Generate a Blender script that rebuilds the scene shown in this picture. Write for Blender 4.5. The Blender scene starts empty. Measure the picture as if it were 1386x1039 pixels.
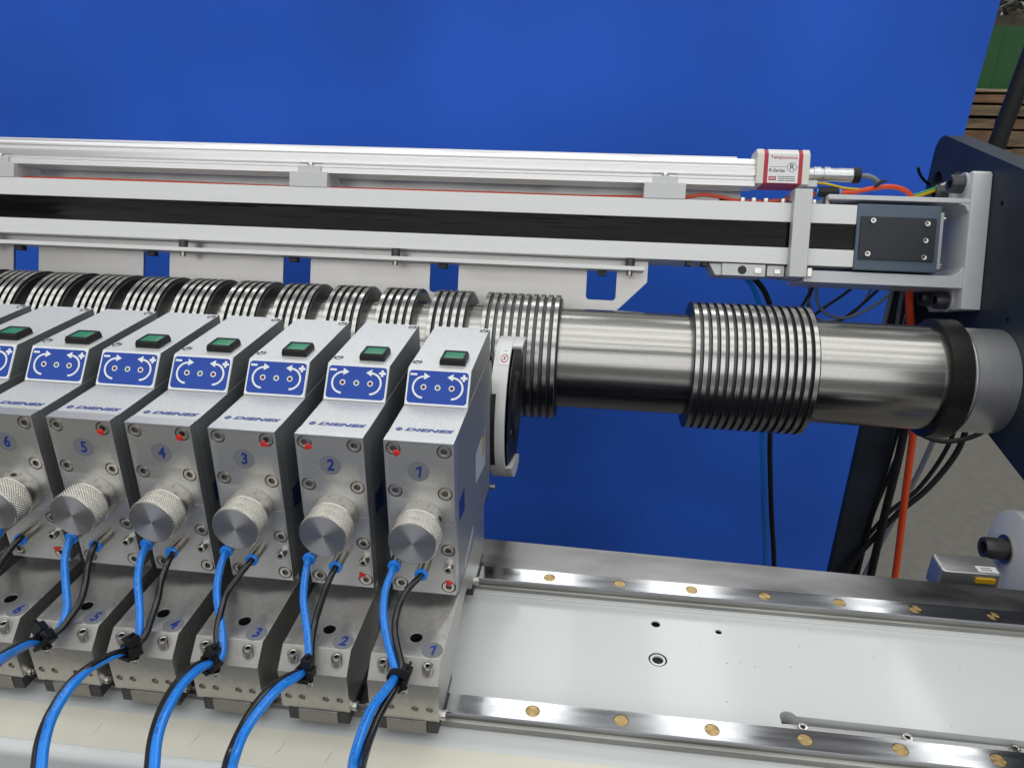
import bpy, bmesh, math, random
from mathutils import Matrix, Vector
random.seed(7)
R = math.radians
S = 0.001                                   # every number below is in millimetres
scene = bpy.context.scene
COL = scene.collection

# ------------------------------------------------------------------ camera, world, lights
cam_d = bpy.data.cameras.new("camera"); cam = bpy.data.objects.new("camera", cam_d); COL.objects.link(cam)
cam.location = (90.108*S, -347.633*S, 190.865*S)
cam.rotation_euler = (R(66.374), R(-0.766), R(6.735))
cam_d.sensor_width = 36; cam_d.lens = 25.875
cam_d.clip_start = 0.01; cam_d.clip_end = 100
scene.camera = cam

world = bpy.data.worlds.new("World"); scene.world = world; world.use_nodes = True
bg = world.node_tree.nodes["Background"]
bg.inputs[0].default_value = (0.95, 0.97, 1.0, 1); bg.inputs[1].default_value = 0.19

def area(name, loc, target, sx, sy, power, color=(1, 1, 1)):
    l = bpy.data.lights.new(name, 'AREA'); l.shape = 'RECTANGLE'; l.size = sx; l.size_y = sy
    l.energy = power; l.color = color
    o = bpy.data.objects.new(name, l); COL.objects.link(o); o.location = loc
    d = Vector(target) - Vector(loc)
    o.rotation_euler = d.to_track_quat('-Z', 'Y').to_euler()
    return o
# ceiling light rows of the hall, running along the machine
for y in (-1.9, -1.0, -0.1, 0.8):
    area("ceiling_lamp", (0.2, y, 2.8), (0.2, y, 0), 8.0, 0.55, 22, (0.98, 1.0, 0.98))
# roof lights beyond the backdrop
for x in (-2.3, -1.25, -0.15, 0.85, 2.3):
    area("roof_light", (x, 4.0, 3.0), (x, 4.0, 0), 0.45, 2.6, 17, (0.96, 1.0, 0.97))
# bands of windows in the wall behind the photographer
for z in (0.85, 1.4, 1.95, 2.5):
    area("window", (0.3, -3.3, z), (0.3, 0.0, z - 0.3), 8.0, 0.40, 13, (0.97, 0.99, 1.0))

scene.view_settings.view_transform = 'Standard'; scene.view_settings.look = 'None'
scene.view_settings.exposure = 0.34; scene.view_settings.gamma = 1.0

# ------------------------------------------------------------------ materials
def new_mat(name):
    m = bpy.data.materials.new(name); m.use_nodes = True
    nt = m.node_tree; b = nt.nodes["Principled BSDF"]
    return m, nt, b
def simple(name, col, rough=0.5, metal=0.0, spec=0.5, coat=0.0, noise=0.0, nscale=400, bump=0.0, bscale=900, stretch=(1, 1, 1), rvar=0.0, detail=3):
    m, nt, b = new_mat(name)
    b.inputs["Base Color"].default_value = (*col, 1); b.inputs["Roughness"].default_value = rough
    b.inputs["Metallic"].default_value = metal; b.inputs["Specular IOR Level"].default_value = spec
    b.inputs["Coat Weight"].default_value = coat; b.inputs["Coat Roughness"].default_value = 0.1
    if noise or bump or rvar:
        tc = nt.nodes.new("ShaderNodeTexCoord"); mp = nt.nodes.new("ShaderNodeMapping")
        mp.inputs["Scale"].default_value = stretch
        nt.links.new(tc.outputs["Object"], mp.inputs[0])
    if noise or rvar:
        n = nt.nodes.new("ShaderNodeTexNoise"); n.inputs["Scale"].default_value = nscale; n.inputs["Detail"].default_value = detail
        nt.links.new(mp.outputs[0], n.inputs[0])
        if noise:
            r = nt.nodes.new("ShaderNodeMapRange"); r.inputs[1].default_value = 0.3; r.inputs[2].default_value = 0.7
            r.inputs[3].default_value = 1 - noise; r.inputs[4].default_value = 1 + noise
            nt.links.new(n.outputs[0], r.inputs[0])
            x = nt.nodes.new("ShaderNodeVectorMath"); x.operation = 'SCALE'; x.inputs[0].default_value = col
            nt.links.new(r.outputs[0], x.inputs["Scale"]); nt.links.new(x.outputs[0], b.inputs["Base Color"])
        if rvar:
            r2 = nt.nodes.new("ShaderNodeMapRange"); r2.inputs[1].default_value = 0.3; r2.inputs[2].default_value = 0.7
            r2.inputs[3].default_value = max(0.02, rough - rvar); r2.inputs[4].default_value = rough + rvar
            nt.links.new(n.outputs[0], r2.inputs[0]); nt.links.new(r2.outputs[0], b.inputs["Roughness"])
    if bump:
        n2 = nt.nodes.new("ShaderNodeTexNoise"); n2.inputs["Scale"].default_value = bscale; n2.inputs["Detail"].default_value = 2
        nt.links.new(mp.outputs[0], n2.inputs[0])
        bp = nt.nodes.new("ShaderNodeBump"); bp.inputs["Strength"].default_value = bump; bp.inputs["Distance"].default_value = 0.0003
        nt.links.new(n2.outputs[0], bp.inputs["Height"]); nt.links.new(bp.outputs[0], b.inputs["Normal"])
    return m
def radial(name, col, rough, aniso, axis):
    m, nt, b = new_mat(name)
    b.inputs["Base Color"].default_value = (*col, 1); b.inputs["Metallic"].default_value = 1; b.inputs["Roughness"].default_value = rough
    b.inputs["Anisotropic"].default_value = aniso; b.inputs["Anisotropic Rotation"].default_value = 0.25
    t = nt.nodes.new("ShaderNodeTangent"); t.direction_type = 'RADIAL'; t.axis = axis
    nt.links.new(t.outputs[0], b.inputs["Tangent"])
    return m
M = {}
M['knife_black'] = simple('blackened_knife_steel', (0.010, 0.010, 0.011), 0.5, 0.0, spec=0.2)  # black of the knife, also the shade painted into the bed holes
M['guard'] = simple('pale_guard_casting', (0.66, 0.66, 0.645), 0.42, 0.2, noise=0.05, nscale=900)
M['spacer'] = simple('grey_spacer', (0.11, 0.115, 0.12), 0.35, 0.8)
M['tube_orange_dark'] = simple('orange_red_tube', (0.50, 0.055, 0.02), 0.35)
M['chamfer'] = simple('ground_chamfer', (0.36, 0.345, 0.325), 0.5, 0.6, noise=0.12, nscale=120, detail=5)
M['plate'] = simple('bead_blasted_aluminium', (0.62, 0.615, 0.605), 0.36, 0.88, noise=0.13, nscale=1500, bump=0.3, bscale=2200)
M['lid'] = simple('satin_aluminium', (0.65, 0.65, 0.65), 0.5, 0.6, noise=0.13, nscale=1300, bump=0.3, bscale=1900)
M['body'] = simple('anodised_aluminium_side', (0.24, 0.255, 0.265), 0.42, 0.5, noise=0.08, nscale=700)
M['base'] = simple('ground_steel_block', (0.52, 0.51, 0.49), 0.36, 0.9, noise=0.08, nscale=300, bump=0.08, bscale=1700, rvar=0.05)
M['front'] = simple('milled_steel_face', (0.54, 0.525, 0.49), 0.36, 0.9, noise=0.05, nscale=300)
M['carriage'] = simple('carriage_steel', (0.30, 0.29, 0.27), 0.35, 0.9, noise=0.05)
M['black_plastic'] = simple('black_plastic', (0.010, 0.010, 0.011), 0.42, spec=0.35)
M['dark_cap'] = simple('dark_grey_plastic', (0.035, 0.035, 0.035), 0.5)
M['screw'] = simple('stainless_screw', (0.66, 0.63, 0.58), 0.26, 1.0, noise=0.10, nscale=700)
M['socket'] = simple('socket_recess', (0.22, 0.205, 0.19), 0.35, 1.0)
M['black_screw'] = simple('black_oxide_steel', (0.055, 0.055, 0.057), 0.35, 0.4)
M['brass'] = radial('turned_brass', (0.52, 0.365, 0.17), 0.36, 1.0, 'Z')
M['knobface'] = radial('turned_steel_face', (0.50, 0.50, 0.51), 0.36, 1.0, 'Y')
M['knurl'] = simple('knurled_steel', (0.62, 0.595, 0.54), 0.25, 1.0)
M['collar'] = simple('collar_steel', (0.56, 0.54, 0.49), 0.25, 1.0, noise=0.05, nscale=300)
M['nickel'] = simple('nickel_fitting', (0.40, 0.37, 0.32), 0.28, 1.0)
M['rail'] = simple('ground_rail_steel', (0.34, 0.34, 0.355), 0.15, 1.0, noise=0.08, nscale=40, stretch=(0.3, 4, 1), rvar=0.05)
M['railside'] = simple('rail_side_steel', (0.34, 0.33, 0.31), 0.32, 1.0, noise=0.2, nscale=60, stretch=(0.3, 1, 4))
M['ledge'] = simple('ground_steel_ledge', (0.29, 0.28, 0.29), 0.36, 1.0, noise=0.42, nscale=13, stretch=(1.0, 2.6, 1), rvar=0.10, bump=0.08, bscale=700, detail=7)
M['shaft'] = simple('ground_shaft_steel', (0.45, 0.435, 0.41), 0.23, 1.0, noise=0.12, nscale=60, rvar=0.06, bump=0.30, bscale=190, detail=5)
M['shaft'].node_tree.nodes["Mapping"].inputs["Scale"].default_value = (0.04, 2, 2)  # lengthwise streaks imitate reflections in the colour and bump
M['hub'] = simple('turned_hub_steel', (0.72, 0.72, 0.73), 0.34, 0.85, noise=0.05, nscale=90, stretch=(6, 0.4, 0.4))
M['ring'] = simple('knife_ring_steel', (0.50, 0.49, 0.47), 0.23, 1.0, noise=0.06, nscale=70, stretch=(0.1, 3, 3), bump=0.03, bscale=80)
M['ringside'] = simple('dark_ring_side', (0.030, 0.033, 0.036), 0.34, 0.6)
M['groove'] = simple('groove_dark', (0.022, 0.022, 0.024), 0.40, 0.3)  # dark grooves, also the shade painted into holes and slots
M['collar_black'] = simple('black_collar', (0.022, 0.021, 0.02), 0.33, 0.4, noise=0.1, nscale=120)
M['bed'] = simple('white_enamel', (0.64, 0.655, 0.65), 0.30, 0.0, coat=0.25, noise=0.012, nscale=12)
M['cream'] = simple('cream_tape', (0.70, 0.67, 0.57), 0.45, noise=0.03, nscale=25)
M['beam'] = simple('silver_white_beam', (0.76, 0.765, 0.75), 0.45, 0.1, noise=0.02, nscale=160, stretch=(0.05, 2, 2))
M['band'] = simple('black_cover_band', (0.003, 0.003, 0.003), 0.10, 0.0, spec=0.14, noise=0.3, nscale=18, stretch=(0.5, 1, 6), rvar=0.09, bump=0.5, bscale=22)
M['endblock'] = simple('blue_grey_casting', (0.085, 0.12, 0.165), 0.45, 0.1)
M['coverplate'] = simple('dark_slate_plate', (0.016, 0.020, 0.028), 0.5)
M['white_paint'] = simple('white_painted_steel', (0.60, 0.61, 0.62), 0.36, noise=0.02, nscale=60)
M['clamp'] = simple('grey_cast_clamp', (0.58, 0.58, 0.58), 0.5, 0.35, noise=0.06, nscale=1200)
M['profile'] = simple('extruded_aluminium', (0.80, 0.79, 0.78), 0.33, 0.75, noise=0.02, nscale=60, stretch=(0.05, 3, 3))
M['sheet'] = simple('bare_sheet_metal', (0.50, 0.48, 0.46), 0.36, 0.9, noise=0.14, nscale=16, rvar=0.08, detail=5)
M['navy'] = simple('navy_painted_steel', (0.016, 0.023, 0.036), 0.5, spec=0.3, noise=0.30, nscale=18, detail=5)
M['white_label'] = simple('white_label', (0.80, 0.80, 0.80), 0.4)
M['ivory'] = simple('ivory_plastic', (0.72, 0.70, 0.62), 0.4)
M['red_print'] = simple('red_print', (0.45, 0.015, 0.045), 0.4)
M['dark_print'] = simple('dark_print', (0.05, 0.05, 0.055), 0.5)
M['blue_print'] = simple('blue_print', (0.010, 0.035, 0.24), 0.45)
M['panel_blue'] = simple('panel_blue', (0.014, 0.062, 0.36), 0.42, spec=0.35, noise=0.05, nscale=90)
M['panel_white'] = simple('panel_white', (0.80, 0.81, 0.83), 0.32)
M['decal'] = simple('grey_decal', (0.19, 0.195, 0.215), 0.4, 0.0)
M['green'] = simple('green_button', (0.012, 0.21, 0.085), 0.35)
M['led_red'] = simple('led_red', (0.14, 0.008, 0.012), 0.25)
M['led_green'] = simple('led_green', (0.05, 0.14, 0.06), 0.25)
M['tube_blue'] = simple('blue_tube', (0.012, 0.25, 0.88), 0.24, coat=0.3)
M['tube_black'] = simple('black_tube', (0.006, 0.006, 0.007), 0.2, coat=0.3)
M['tube_orange'] = simple('orange_tube', (0.72, 0.075, 0.018), 0.3)
M['tube_grey'] = simple('grey_cable', (0.18, 0.20, 0.235), 0.45)
M['tube_dark'] = simple('dark_cable', (0.012, 0.0125, 0.013), 0.5, spec=0.3)
M['tube_yellow'] = simple('yellow_cable', (0.62, 0.42, 0.012), 0.38)
M['tube_green'] = simple('green_cable', (0.05, 0.32, 0.10), 0.38)
M['red_paint'] = simple('red_sealing_paint', (0.72, 0.02, 0.012), 0.35)
M['sticker'] = simple('blue_grey_sticker', (0.018, 0.035, 0.11), 0.25)
M['pale_sticker'] = simple('pale_sticker', (0.42, 0.47, 0.54), 0.4)
M['ochre'] = simple('ochre_print', (0.45, 0.28, 0.07), 0.5)
M['backdrop'] = simple('blue_backdrop_paper', (0.028, 0.126, 0.65), 0.75, spec=0.2, noise=0.16, nscale=2.6, bump=0.16, bscale=5, detail=2)
M['floor'] = simple('concrete_floor', (0.155, 0.145, 0.125), 0.75, noise=0.10, nscale=40, bump=0.2, bscale=120, detail=12)
M['wood'] = simple('pallet_wood', (0.20, 0.11, 0.055), 0.75, noise=0.5, nscale=7, stretch=(1, 1, 5), detail=7)
M['wood2'] = simple('weathered_wood', (0.20, 0.14, 0.08), 0.75, noise=0.5, nscale=9, stretch=(1, 1, 5), detail=7)
M['green_sheet'] = simple('green_painted_sheet', (0.028, 0.115, 0.035), 0.6, noise=0.12, nscale=4)
M['mottled'] = simple('dark_rubble', (0.09, 0.08, 0.06), 0.8, noise=0.6, nscale=14)
M['yellow'] = simple('yellow_plastic', (0.75, 0.42, 0.01), 0.4)

# ------------------------------------------------------------------ mesh builder
class MB:
    def __init__(s): s.v = []; s.f = []; s.m = []; s.mats = []
    def mi(s, m):
        if m not in s.mats: s.mats.append(m)
        return s.mats.index(m)
    def face(s, idx, m): s.f.append(tuple(idx)); s.m.append(s.mi(m))
    def add(s, vs, fs, m):
        o = len(s.v); s.v += [tuple(v) for v in vs]
        k = s.mi(m)
        for f in fs: s.f.append(tuple(i + o for i in f)); s.m.append(k)
    def box(s, x0, x1, y0, y1, z0, z1, m):
        vs = [(x, y, z) for x in (x0, x1) for y in (y0, y1) for z in (z0, z1)]
        s.add(vs, [(0, 1, 3, 2), (4, 6, 7, 5), (0, 4, 5, 1), (2, 3, 7, 6), (0, 2, 6, 4), (1, 5, 7, 3)], m)
    def prism(s, poly, x0, x1, m, axis='x', capm=None):
        """poly in the plane normal to axis: x->(y,z)  y->(x,z)  z->(x,y)"""
        def P(a, b, t): return {'x': (t, a, b), 'y': (a, t, b), 'z': (a, b, t)}[axis]
        n = len(poly); vs = [P(a, b, x0) for a, b in poly] + [P(a, b, x1) for a, b in poly]
        s.add(vs, [(i, (i + 1) % n, n + (i + 1) % n, n + i) for i in range(n)], m)
        s.add(vs, [tuple(range(n))[::-1], tuple(range(n, 2 * n))], capm or m)
    def lathe(s, prof, c, axis, m, seg=48, mats=None, cap0=True, cap1=True):
        """prof list of (t, r) along axis from centre c"""
        cx, cy, cz = c
        def P(t, r, a):
            u, w = r * math.cos(a), r * math.sin(a)
            return {'x': (cx + t, cy + u, cz + w), 'y': (cx + w, cy + t, cz + u), 'z': (cx + u, cy + w, cz + t)}[axis]
        vs = [P(t, r, 2 * math.pi * i / seg) for t, r in prof for i in range(seg)]
        for j in range(len(prof) - 1):
            mm = mats[j] if mats else m
            s.add(vs if j == 0 else [], [], mm) if j == 0 else None
        o = len(s.v) - len(vs)
        for j in range(len(prof) - 1):
            k = s.mi(mats[j] if mats else m)
            for i in range(seg):
                a, b = j * seg + i, j * seg + (i + 1) % seg
                s.f.append((o + a, o + b, o + b + seg, o + a + seg)); s.m.append(k)
        if cap0: s.f.append(tuple(o + i for i in range(seg))[::-1]); s.m.append(s.mi(mats[0] if mats else m))
        if cap1: s.f.append(tuple(o + (len(prof) - 1) * seg + i for i in range(seg))); s.m.append(s.mi(mats[-1] if mats else m))
    def cyl(s, p0, p1, r0, r1, m, seg=16, cap=True):
        s.tube([p0, p1], [r0, r1], m, seg, cap)
    def tube(s, path, r, m, seg=10, cap=True):
        P = [Vector(p) for p in path]; n = len(P)
        if not isinstance(r, (list, tuple)): r = [r] * n
        t0 = (P[1] - P[0]).normalized()
        up = Vector((0, 0, 1)) if abs(t0.z) < 0.9 else Vector((1, 0, 0))
        a = t0.cross(up).normalized(); o = len(s.v); k = s.mi(m)
        for i in range(n):
            t = (P[min(i + 1, n - 1)] - P[max(i - 1, 0)]).normalized()
            a = (a - t * a.dot(t)).normalized(); b = t.cross(a)
            for j in range(seg):
                an = 2 * math.pi * j / seg
                s.v.append(tuple(P[i] + (a * math.cos(an) + b * math.sin(an)) * r[i]))
        for i in range(n - 1):
            for j in range(seg):
                q = o + i * seg + j; w = o + i * seg + (j + 1) % seg
                s.f.append((q, w, w + seg, q + seg)); s.m.append(k)
        if cap:
            s.f.append(tuple(o + j for j in range(seg))[::-1]); s.m.append(k)
            s.f.append(tuple(o + (n - 1) * seg + j for j in range(seg))); s.m.append(k)
    def hexscrew(s, c, axis, sign, r, h, m, ms, hexr=None, depth=None, seg=24):
        """socket head: cylinder from the seat c up to height h, real hex recess. axis/sign = way the head faces"""
        hexr = hexr or r * 0.55; depth = depth or h * 0.55
        def P(t, u, w):
            t *= sign
            return {'x': (c[0] + t, c[1] + u, c[2] + w), 'y': (c[0] + u, c[1] + t, c[2] + w), 'z': (c[0] + u, c[1] + w, c[2] + t)}[axis]
        def circ(t, rr): return [P(t, rr * math.cos(2 * math.pi * i / seg), rr * math.sin(2 * math.pi * i / seg)) for i in range(seg)]
        def hexa(t, rr):
            out = []
            for i in range(seg):
                a = 2 * math.pi * i / seg; d = (a % (math.pi / 3)) - math.pi / 6
                q = rr * math.cos(math.pi / 6) / math.cos(d); out.append(P(t, q * math.cos(a), q * math.sin(a)))
            return out
        rows = [circ(0, r), circ(h - 0.12 * r, r), circ(h, r * 0.92), circ(h, hexr * 1.16), hexa(h - 0.05 * r, hexr), hexa(h - depth, hexr)]
        o = len(s.v)
        for q in rows: s.v += q
        for j in range(5):
            k = s.mi(ms if j == 4 else m)
            for i in range(seg):
                a, b = o + j * seg + i, o + j * seg + (i + 1) % seg
                s.f.append((a, b, b + seg, a + seg)); s.m.append(k)
        s.f.append(tuple(o + 5 * seg + i for i in range(seg))); s.m.append(s.mi(ms))
    def disc(s, c, r, axis, m, seg=24, sy=1.0):
        pts = []
        for i in range(seg):
            u, w = r * math.cos(2 * math.pi * i / seg), sy * r * math.sin(2 * math.pi * i / seg)
            pts.append({'x': (c[0], c[1] + u, c[2] + w), 'y': (c[0] + u, c[1], c[2] + w), 'z': (c[0] + u, c[1] + w, c[2])}[axis])
        s.add(pts, [tuple(range(seg))], m)
    def mesh(s, name, mat=None, bevel=0.0, segs=2, smooth=None, cutters=None):
        if smooth is None: smooth = 21 if bevel else 35
        me = bpy.data.meshes.new(name)
        vs = [Vector(v) for v in s.v]
        if mat is not None: vs = [mat @ v for v in vs]
        me.from_pydata([v * S for v in vs], [], s.f)
        for m in s.mats: me.materials.append(M[m])
        me.polygons.foreach_set("material_index", s.m)
        bm = bmesh.new(); bm.from_mesh(me)
        bmesh.ops.remove_doubles(bm, verts=bm.verts, dist=1e-7)
        bmesh.ops.recalc_face_normals(bm, faces=bm.faces)
        bm.to_mesh(me); bm.free()
        if bevel or cutters: me = modified(me, bevel, segs, cutters)
        me.polygons.foreach_set("use_smooth", [True] * len(me.polygons))
        me.set_sharp_from_angle(angle=R(smooth)); me.update()
        return me
    def build(s, name, parent=None, mat=None, **kw):
        return put(name, s.mesh(name, mat, **kw), parent)

def modified(me, bevel, segs, cutters):
    o = bpy.data.objects.new("tmp", me); COL.objects.link(o); tmp = []
    for c in cutters or []:
        co = bpy.data.objects.new("tmpc", c); COL.objects.link(co); tmp.append(co)
        md = o.modifiers.new("b", 'BOOLEAN'); md.operation = 'DIFFERENCE'; md.object = co; md.solver = 'EXACT'; md.material_mode = 'TRANSFER'
    if bevel:
        md = o.modifiers.new("v", 'BEVEL'); md.width = bevel * S; md.segments = segs; md.limit_method = 'ANGLE'; md.angle_limit = R(40)
        md.use_clamp_overlap = True
    dg = bpy.context.evaluated_depsgraph_get(); dg.update()
    out = bpy.data.meshes.new_from_object(o.evaluated_get(dg))
    for t in tmp + [o]: bpy.data.objects.remove(t)
    return out

ORIGIN = {}
def put(name, me, parent=None):
    o = bpy.data.objects.new(name, me); me.name = name; COL.objects.link(o)
    if parent is not None:
        o.parent = parent
        o.location = -root_base(parent) if parent.name in ORIGIN else (0, 0, 0)
    return o
def root_base(p): return Vector(ORIGIN[p.name]) * S
def tag(o, label=None, cat=None, group=None, kind=None):
    if label: o["label"] = label
    if cat: o["category"] = cat
    if group: o["group"] = group
    if kind: o["kind"] = kind
    return o
def thing(name, label, cat, base=(0, 0, 0), group=None):
    o = bpy.data.objects.new(name, None); COL.objects.link(o); o.empty_display_size = 0.02
    o.location = Vector(base) * S; ORIGIN[o.name] = tuple(base)
    return tag(o, label, cat, group)
def rebase(o, base):
    """give a one-mesh thing an origin at its own base"""
    b = Vector(base) * S
    o.data.transform(Matrix.Translation(-b)); o.location = b
    return o

def catmull(pts, n=8):
    P = [Vector(p) for p in pts]; P = [2 * P[0] - P[1]] + P + [2 * P[-1] - P[-2]]; out = []
    for i in range(1, len(P) - 2):
        for j in range(n):
            t = j / n; a, b, c, d = P[i - 1:i + 3]
            out.append(0.5 * ((2 * b) + (c - a) * t + (2 * a - 5 * b + 4 * c - d) * t * t + (3 * b - a - 3 * c + d) * t ** 3))
    out.append(P[-2]); return out
def rrect(x0, x1, y0, y1, r, n=6):
    out = []
    for cx, cy, a0 in ((x1 - r, y1 - r, 0), (x0 + r, y1 - r, 90), (x0 + r, y0 + r, 180), (x1 - r, y0 + r, 270)):
        for i in range(n + 1):
            a = R(a0 + 90 * i / n); out.append((cx + r * math.cos(a), cy + r * math.sin(a)))
    return out
def circle(cx, cy, r, n=28): return [(cx + r * math.cos(2 * math.pi * i / n), cy + r * math.sin(2 * math.pi * i / n)) for i in range(n)]
def plate_mesh(name, loops, t, m, bevel=0.0, mat=None):
    """flat plate in XY with holes, thickness t from z=0 down to -t (then moved by mat)"""
    cu = bpy.data.curves.new("tmp", 'CURVE'); cu.dimensions = '2D'; cu.fill_mode = 'BOTH'
    cu.extrude = t / 2 * S
    for lp in loops:
        sp = cu.splines.new('POLY'); sp.points.add(len(lp) - 1); sp.use_cyclic_u = True
        for i, (x, y) in enumerate(lp): sp.points[i].co = (x * S, y * S, 0, 1)
    o = bpy.data.objects.new("tmp", cu); COL.objects.link(o)
    dg = bpy.context.evaluated_depsgraph_get(); dg.update()
    me = bpy.data.meshes.new_from_object(o.evaluated_get(dg)); bpy.data.objects.remove(o)
    me.transform(Matrix.Translation((0, 0, -t / 2 * S)))
    if mat is not None:
        q = mat.copy(); q.translation = q.translation * S; me.transform(q)
    me.materials.clear(); me.materials.append(M[m])
    bm = bmesh.new(); bm.from_mesh(me); bmesh.ops.remove_doubles(bm, verts=bm.verts, dist=1e-7)
    bmesh.ops.recalc_face_normals(bm, faces=bm.faces); bm.to_mesh(me); bm.free()
    if bevel: me = modified(me, bevel, 2, None)
    me.polygons.foreach_set("material_index", [0] * len(me.polygons))
    me.polygons.foreach_set("use_smooth", [True] * len(me.polygons)); me.set_sharp_from_angle(angle=R(21 if bevel else 35))
    me.name = name
    return me
def text_mesh(body, size, m, shear=0.0, bold=0.0, mat=None, space=1.0, sx=1.0, align='CENTER', thick=0.03):
    cu = bpy.data.curves.new("tmp", 'FONT'); cu.body = body; cu.size = size * S; cu.shear = shear; cu.offset = bold * S
    cu.space_character = space; cu.align_x = align; cu.align_y = 'CENTER'; cu.extrude = thick * S; cu.resolution_u = 4
    o = bpy.data.objects.new("tmp", cu); COL.objects.link(o)
    dg = bpy.context.evaluated_depsgraph_get(); dg.update()
    me = bpy.data.meshes.new_from_object(o.evaluated_get(dg)); bpy.data.objects.remove(o)
    me.transform(Matrix.Diagonal((sx, 1, 1, 1)))
    if mat is not None:
        q = mat.copy(); q.translation = q.translation * S; me.transform(q)
    me.materials.clear(); me.materials.append(M[m]); me.polygons.foreach_set("material_index", [0] * len(me.polygons))
    return me
def frame(o, ex, ey):
    """matrix with local x along ex, y along ey, z outwards, at o (mm)"""
    ex = Vector(ex).normalized(); ey = Vector(ey).normalized(); ez = ex.cross(ey)
    m = Matrix((ex, ey, ez)).transposed().to_4x4(); m.translation = Vector(o); return m

# ------------------------------------------------------------------ the floor and what stands behind
m = MB(); m.box(-4000, 6000, -2500, 7000, -960, -900, 'floor'); fl = tag(m.build('floor'), 'grey concrete workshop floor', None, None, 'structure')
# paper backdrop: a sheet hanging with a gentle wave, sweeping forward at the foot
m = MB(); nx, nz = 90, 40
for side, off in ((0, 0.0), (1, 1.2)):
    for j in range(nz + 1):
        for i in range(nx + 1):
            x = -2600 + 3260 * i / nx; z = 470 - 1365 * j / nz
            y = 950 + 12 * math.sin(x / 260 + z / 700) + 3.5 * math.sin(x / 90 + z / 210) + 2.2 * math.sin(x / 210 - z / 60) + 6 * math.exp(-((x - 560) / 60) ** 2) * math.sin(z / 190)
            m.v.append((x + (4 * (z + 100) / 500), y + off, z))
n1 = (nx + 1) * (nz + 1); kb = m.mi('backdrop')
for s_ in (0, n1):
    for j in range(nz):
        for i in range(nx):
            a = s_ + j * (nx + 1) + i; m.f.append((a, a + 1, a + nx + 2, a + nx + 1)); m.m.append(kb)
for j in range(nz):
    for i in (0, nx):
        a = j * (nx + 1) + i; m.f.append((a, a + nx + 1, a + nx + 1 + n1, a + n1)); m.m.append(kb)
for i in range(nx):
    for j in (0, nz):
        a = j * (nx + 1) + i; m.f.append((a, a + 1, a + 1 + n1, a + n1)); m.m.append(kb)
o = m.build('backdrop'); tag(rebase(o, (-970, 950, -895)), 'large plain blue paper backdrop hanging behind the machine', 'backdrop')

# crates, green panel behind on the right
t = thing('timber_stack', 'stack of rough brown timber boards beyond the right edge of the backdrop', 'timber', (2300, 3050, -900))
zz = -900
rows = [70, 90, 60, 80, 90, 60, 80, 74, 60, 84, 52, 66, 50, 48, 40, 60]
for i, h in enumerate(rows):
    if zz + h > 116: h = 116 - zz
    if h < 10: break
    x = 1180 + random.uniform(-40, 40)
    while x < 3300:
        w = random.uniform(420, 900); m = MB(); d = random.uniform(-40, 25)
        m.box(x, x + w - 5, 3020 + d, 3500, zz + 1, zz + h - random.uniform(5, 12), 'wood' if random.random() < .6 else 'wood2')
        m.build('board', t, bevel=2, segs=1); x += w
    zz += h
m = MB(); m.box(1100, 3400, 3640, 3660, -900, 372, 'green_sheet')
for x in (1500, 1900, 2300, 2700): m.box(x - 2, x + 2, 3637, 3640, -900, 372, 'green_sheet')
o = m.build('green_hoarding'); tag(rebase(o, (2250, 3650, -900)), 'tall green painted hoarding standing behind the timber stack', 'hoarding')
t = thing('rubble_bin', 'dark mottled bin of scrap above the green sheet at the top right corner', 'bin', (2200, 4000, -900))
m = MB(); m.box(1150, 3350, 3900, 4500, -900, 430, 'mottled'); m.build('bin_wall', t)
m = MB()
for i in range(220):
    x = random.uniform(1200, 2300); z = random.uniform(380, 640); r = random.uniform(18, 45); y = 3905 + random.uniform(-20, 60) + (z - 380) * .5
    a = random.uniform(0, 3); m.add([(x + r * math.cos(a + q * 1.57) * random.uniform(.7, 1.2), y + random.uniform(-15, 15), z + r * math.sin(a + q * 1.57)) for q in range(4)] + [(x, y - r * .7, z), (x, y + r, z)],
          [(0, 1, 4), (1, 2, 4), (2, 3, 4), (3, 0, 4), (1, 0, 5), (2, 1, 5), (3, 2, 5), (0, 3, 5)], 'mottled')
o = m.build('scrap', t, smooth=10); o['kind'] = 'stuff'
m = MB(); m.tube([(566, 750, -350), (618.5, 750, 140), (668, 750, 600)], 11, 'tube_dark', 20)
o = m.build('support_pole'); tag(rebase(o, (566, 750, -350)), 'black pole leaning upward behind the navy side plate', 'pole')

# navy column under the side plate
t = thing('machine_column', 'dark navy steel column standing behind the orange hose below the roll', 'column', (457, 545, -900))
m = MB(); m.box(434, 475, 520, 531, -890, 55, 'navy'); m.build('column_shaft', t, bevel=1.5)
m = MB(); m.box(420, 490, 500, 552, -900, -890.2, 'navy'); m.build('foot_plate', t, bevel=1)

# ------------------------------------------------------------------ side plate
t = thing('side_plate', 'thick navy blue machine side plate at the right carrying the roll', 'machine plate', (482, 330, -150))
out = [(586, 60), (586, 98)] + [(566 + 20 * math.cos(R(a)), 100 + 22 * math.sin(R(a))) for a in (20, 40, 60, 80, 95)] + [(389, 108), (180, 90), (60, 76), (60, -152), (252, -135), (318, -127), (440, -112), (560, -70)]
big = circle(560, 72, 12, 24)
pm = frame((470, 0, 0), (0, 1, 0), (0, 0, 1))     # local x->y, y->z, out +x
pl = plate_mesh('plate', [out, circle(410, 74, 2.7, 16), circle(346, -21, 3.0, 16), big], 26, 'navy', 0, frame((496, 0, 0), (0, 1, 0), (0, 0, 1)))
put('plate', pl, t)

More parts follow.
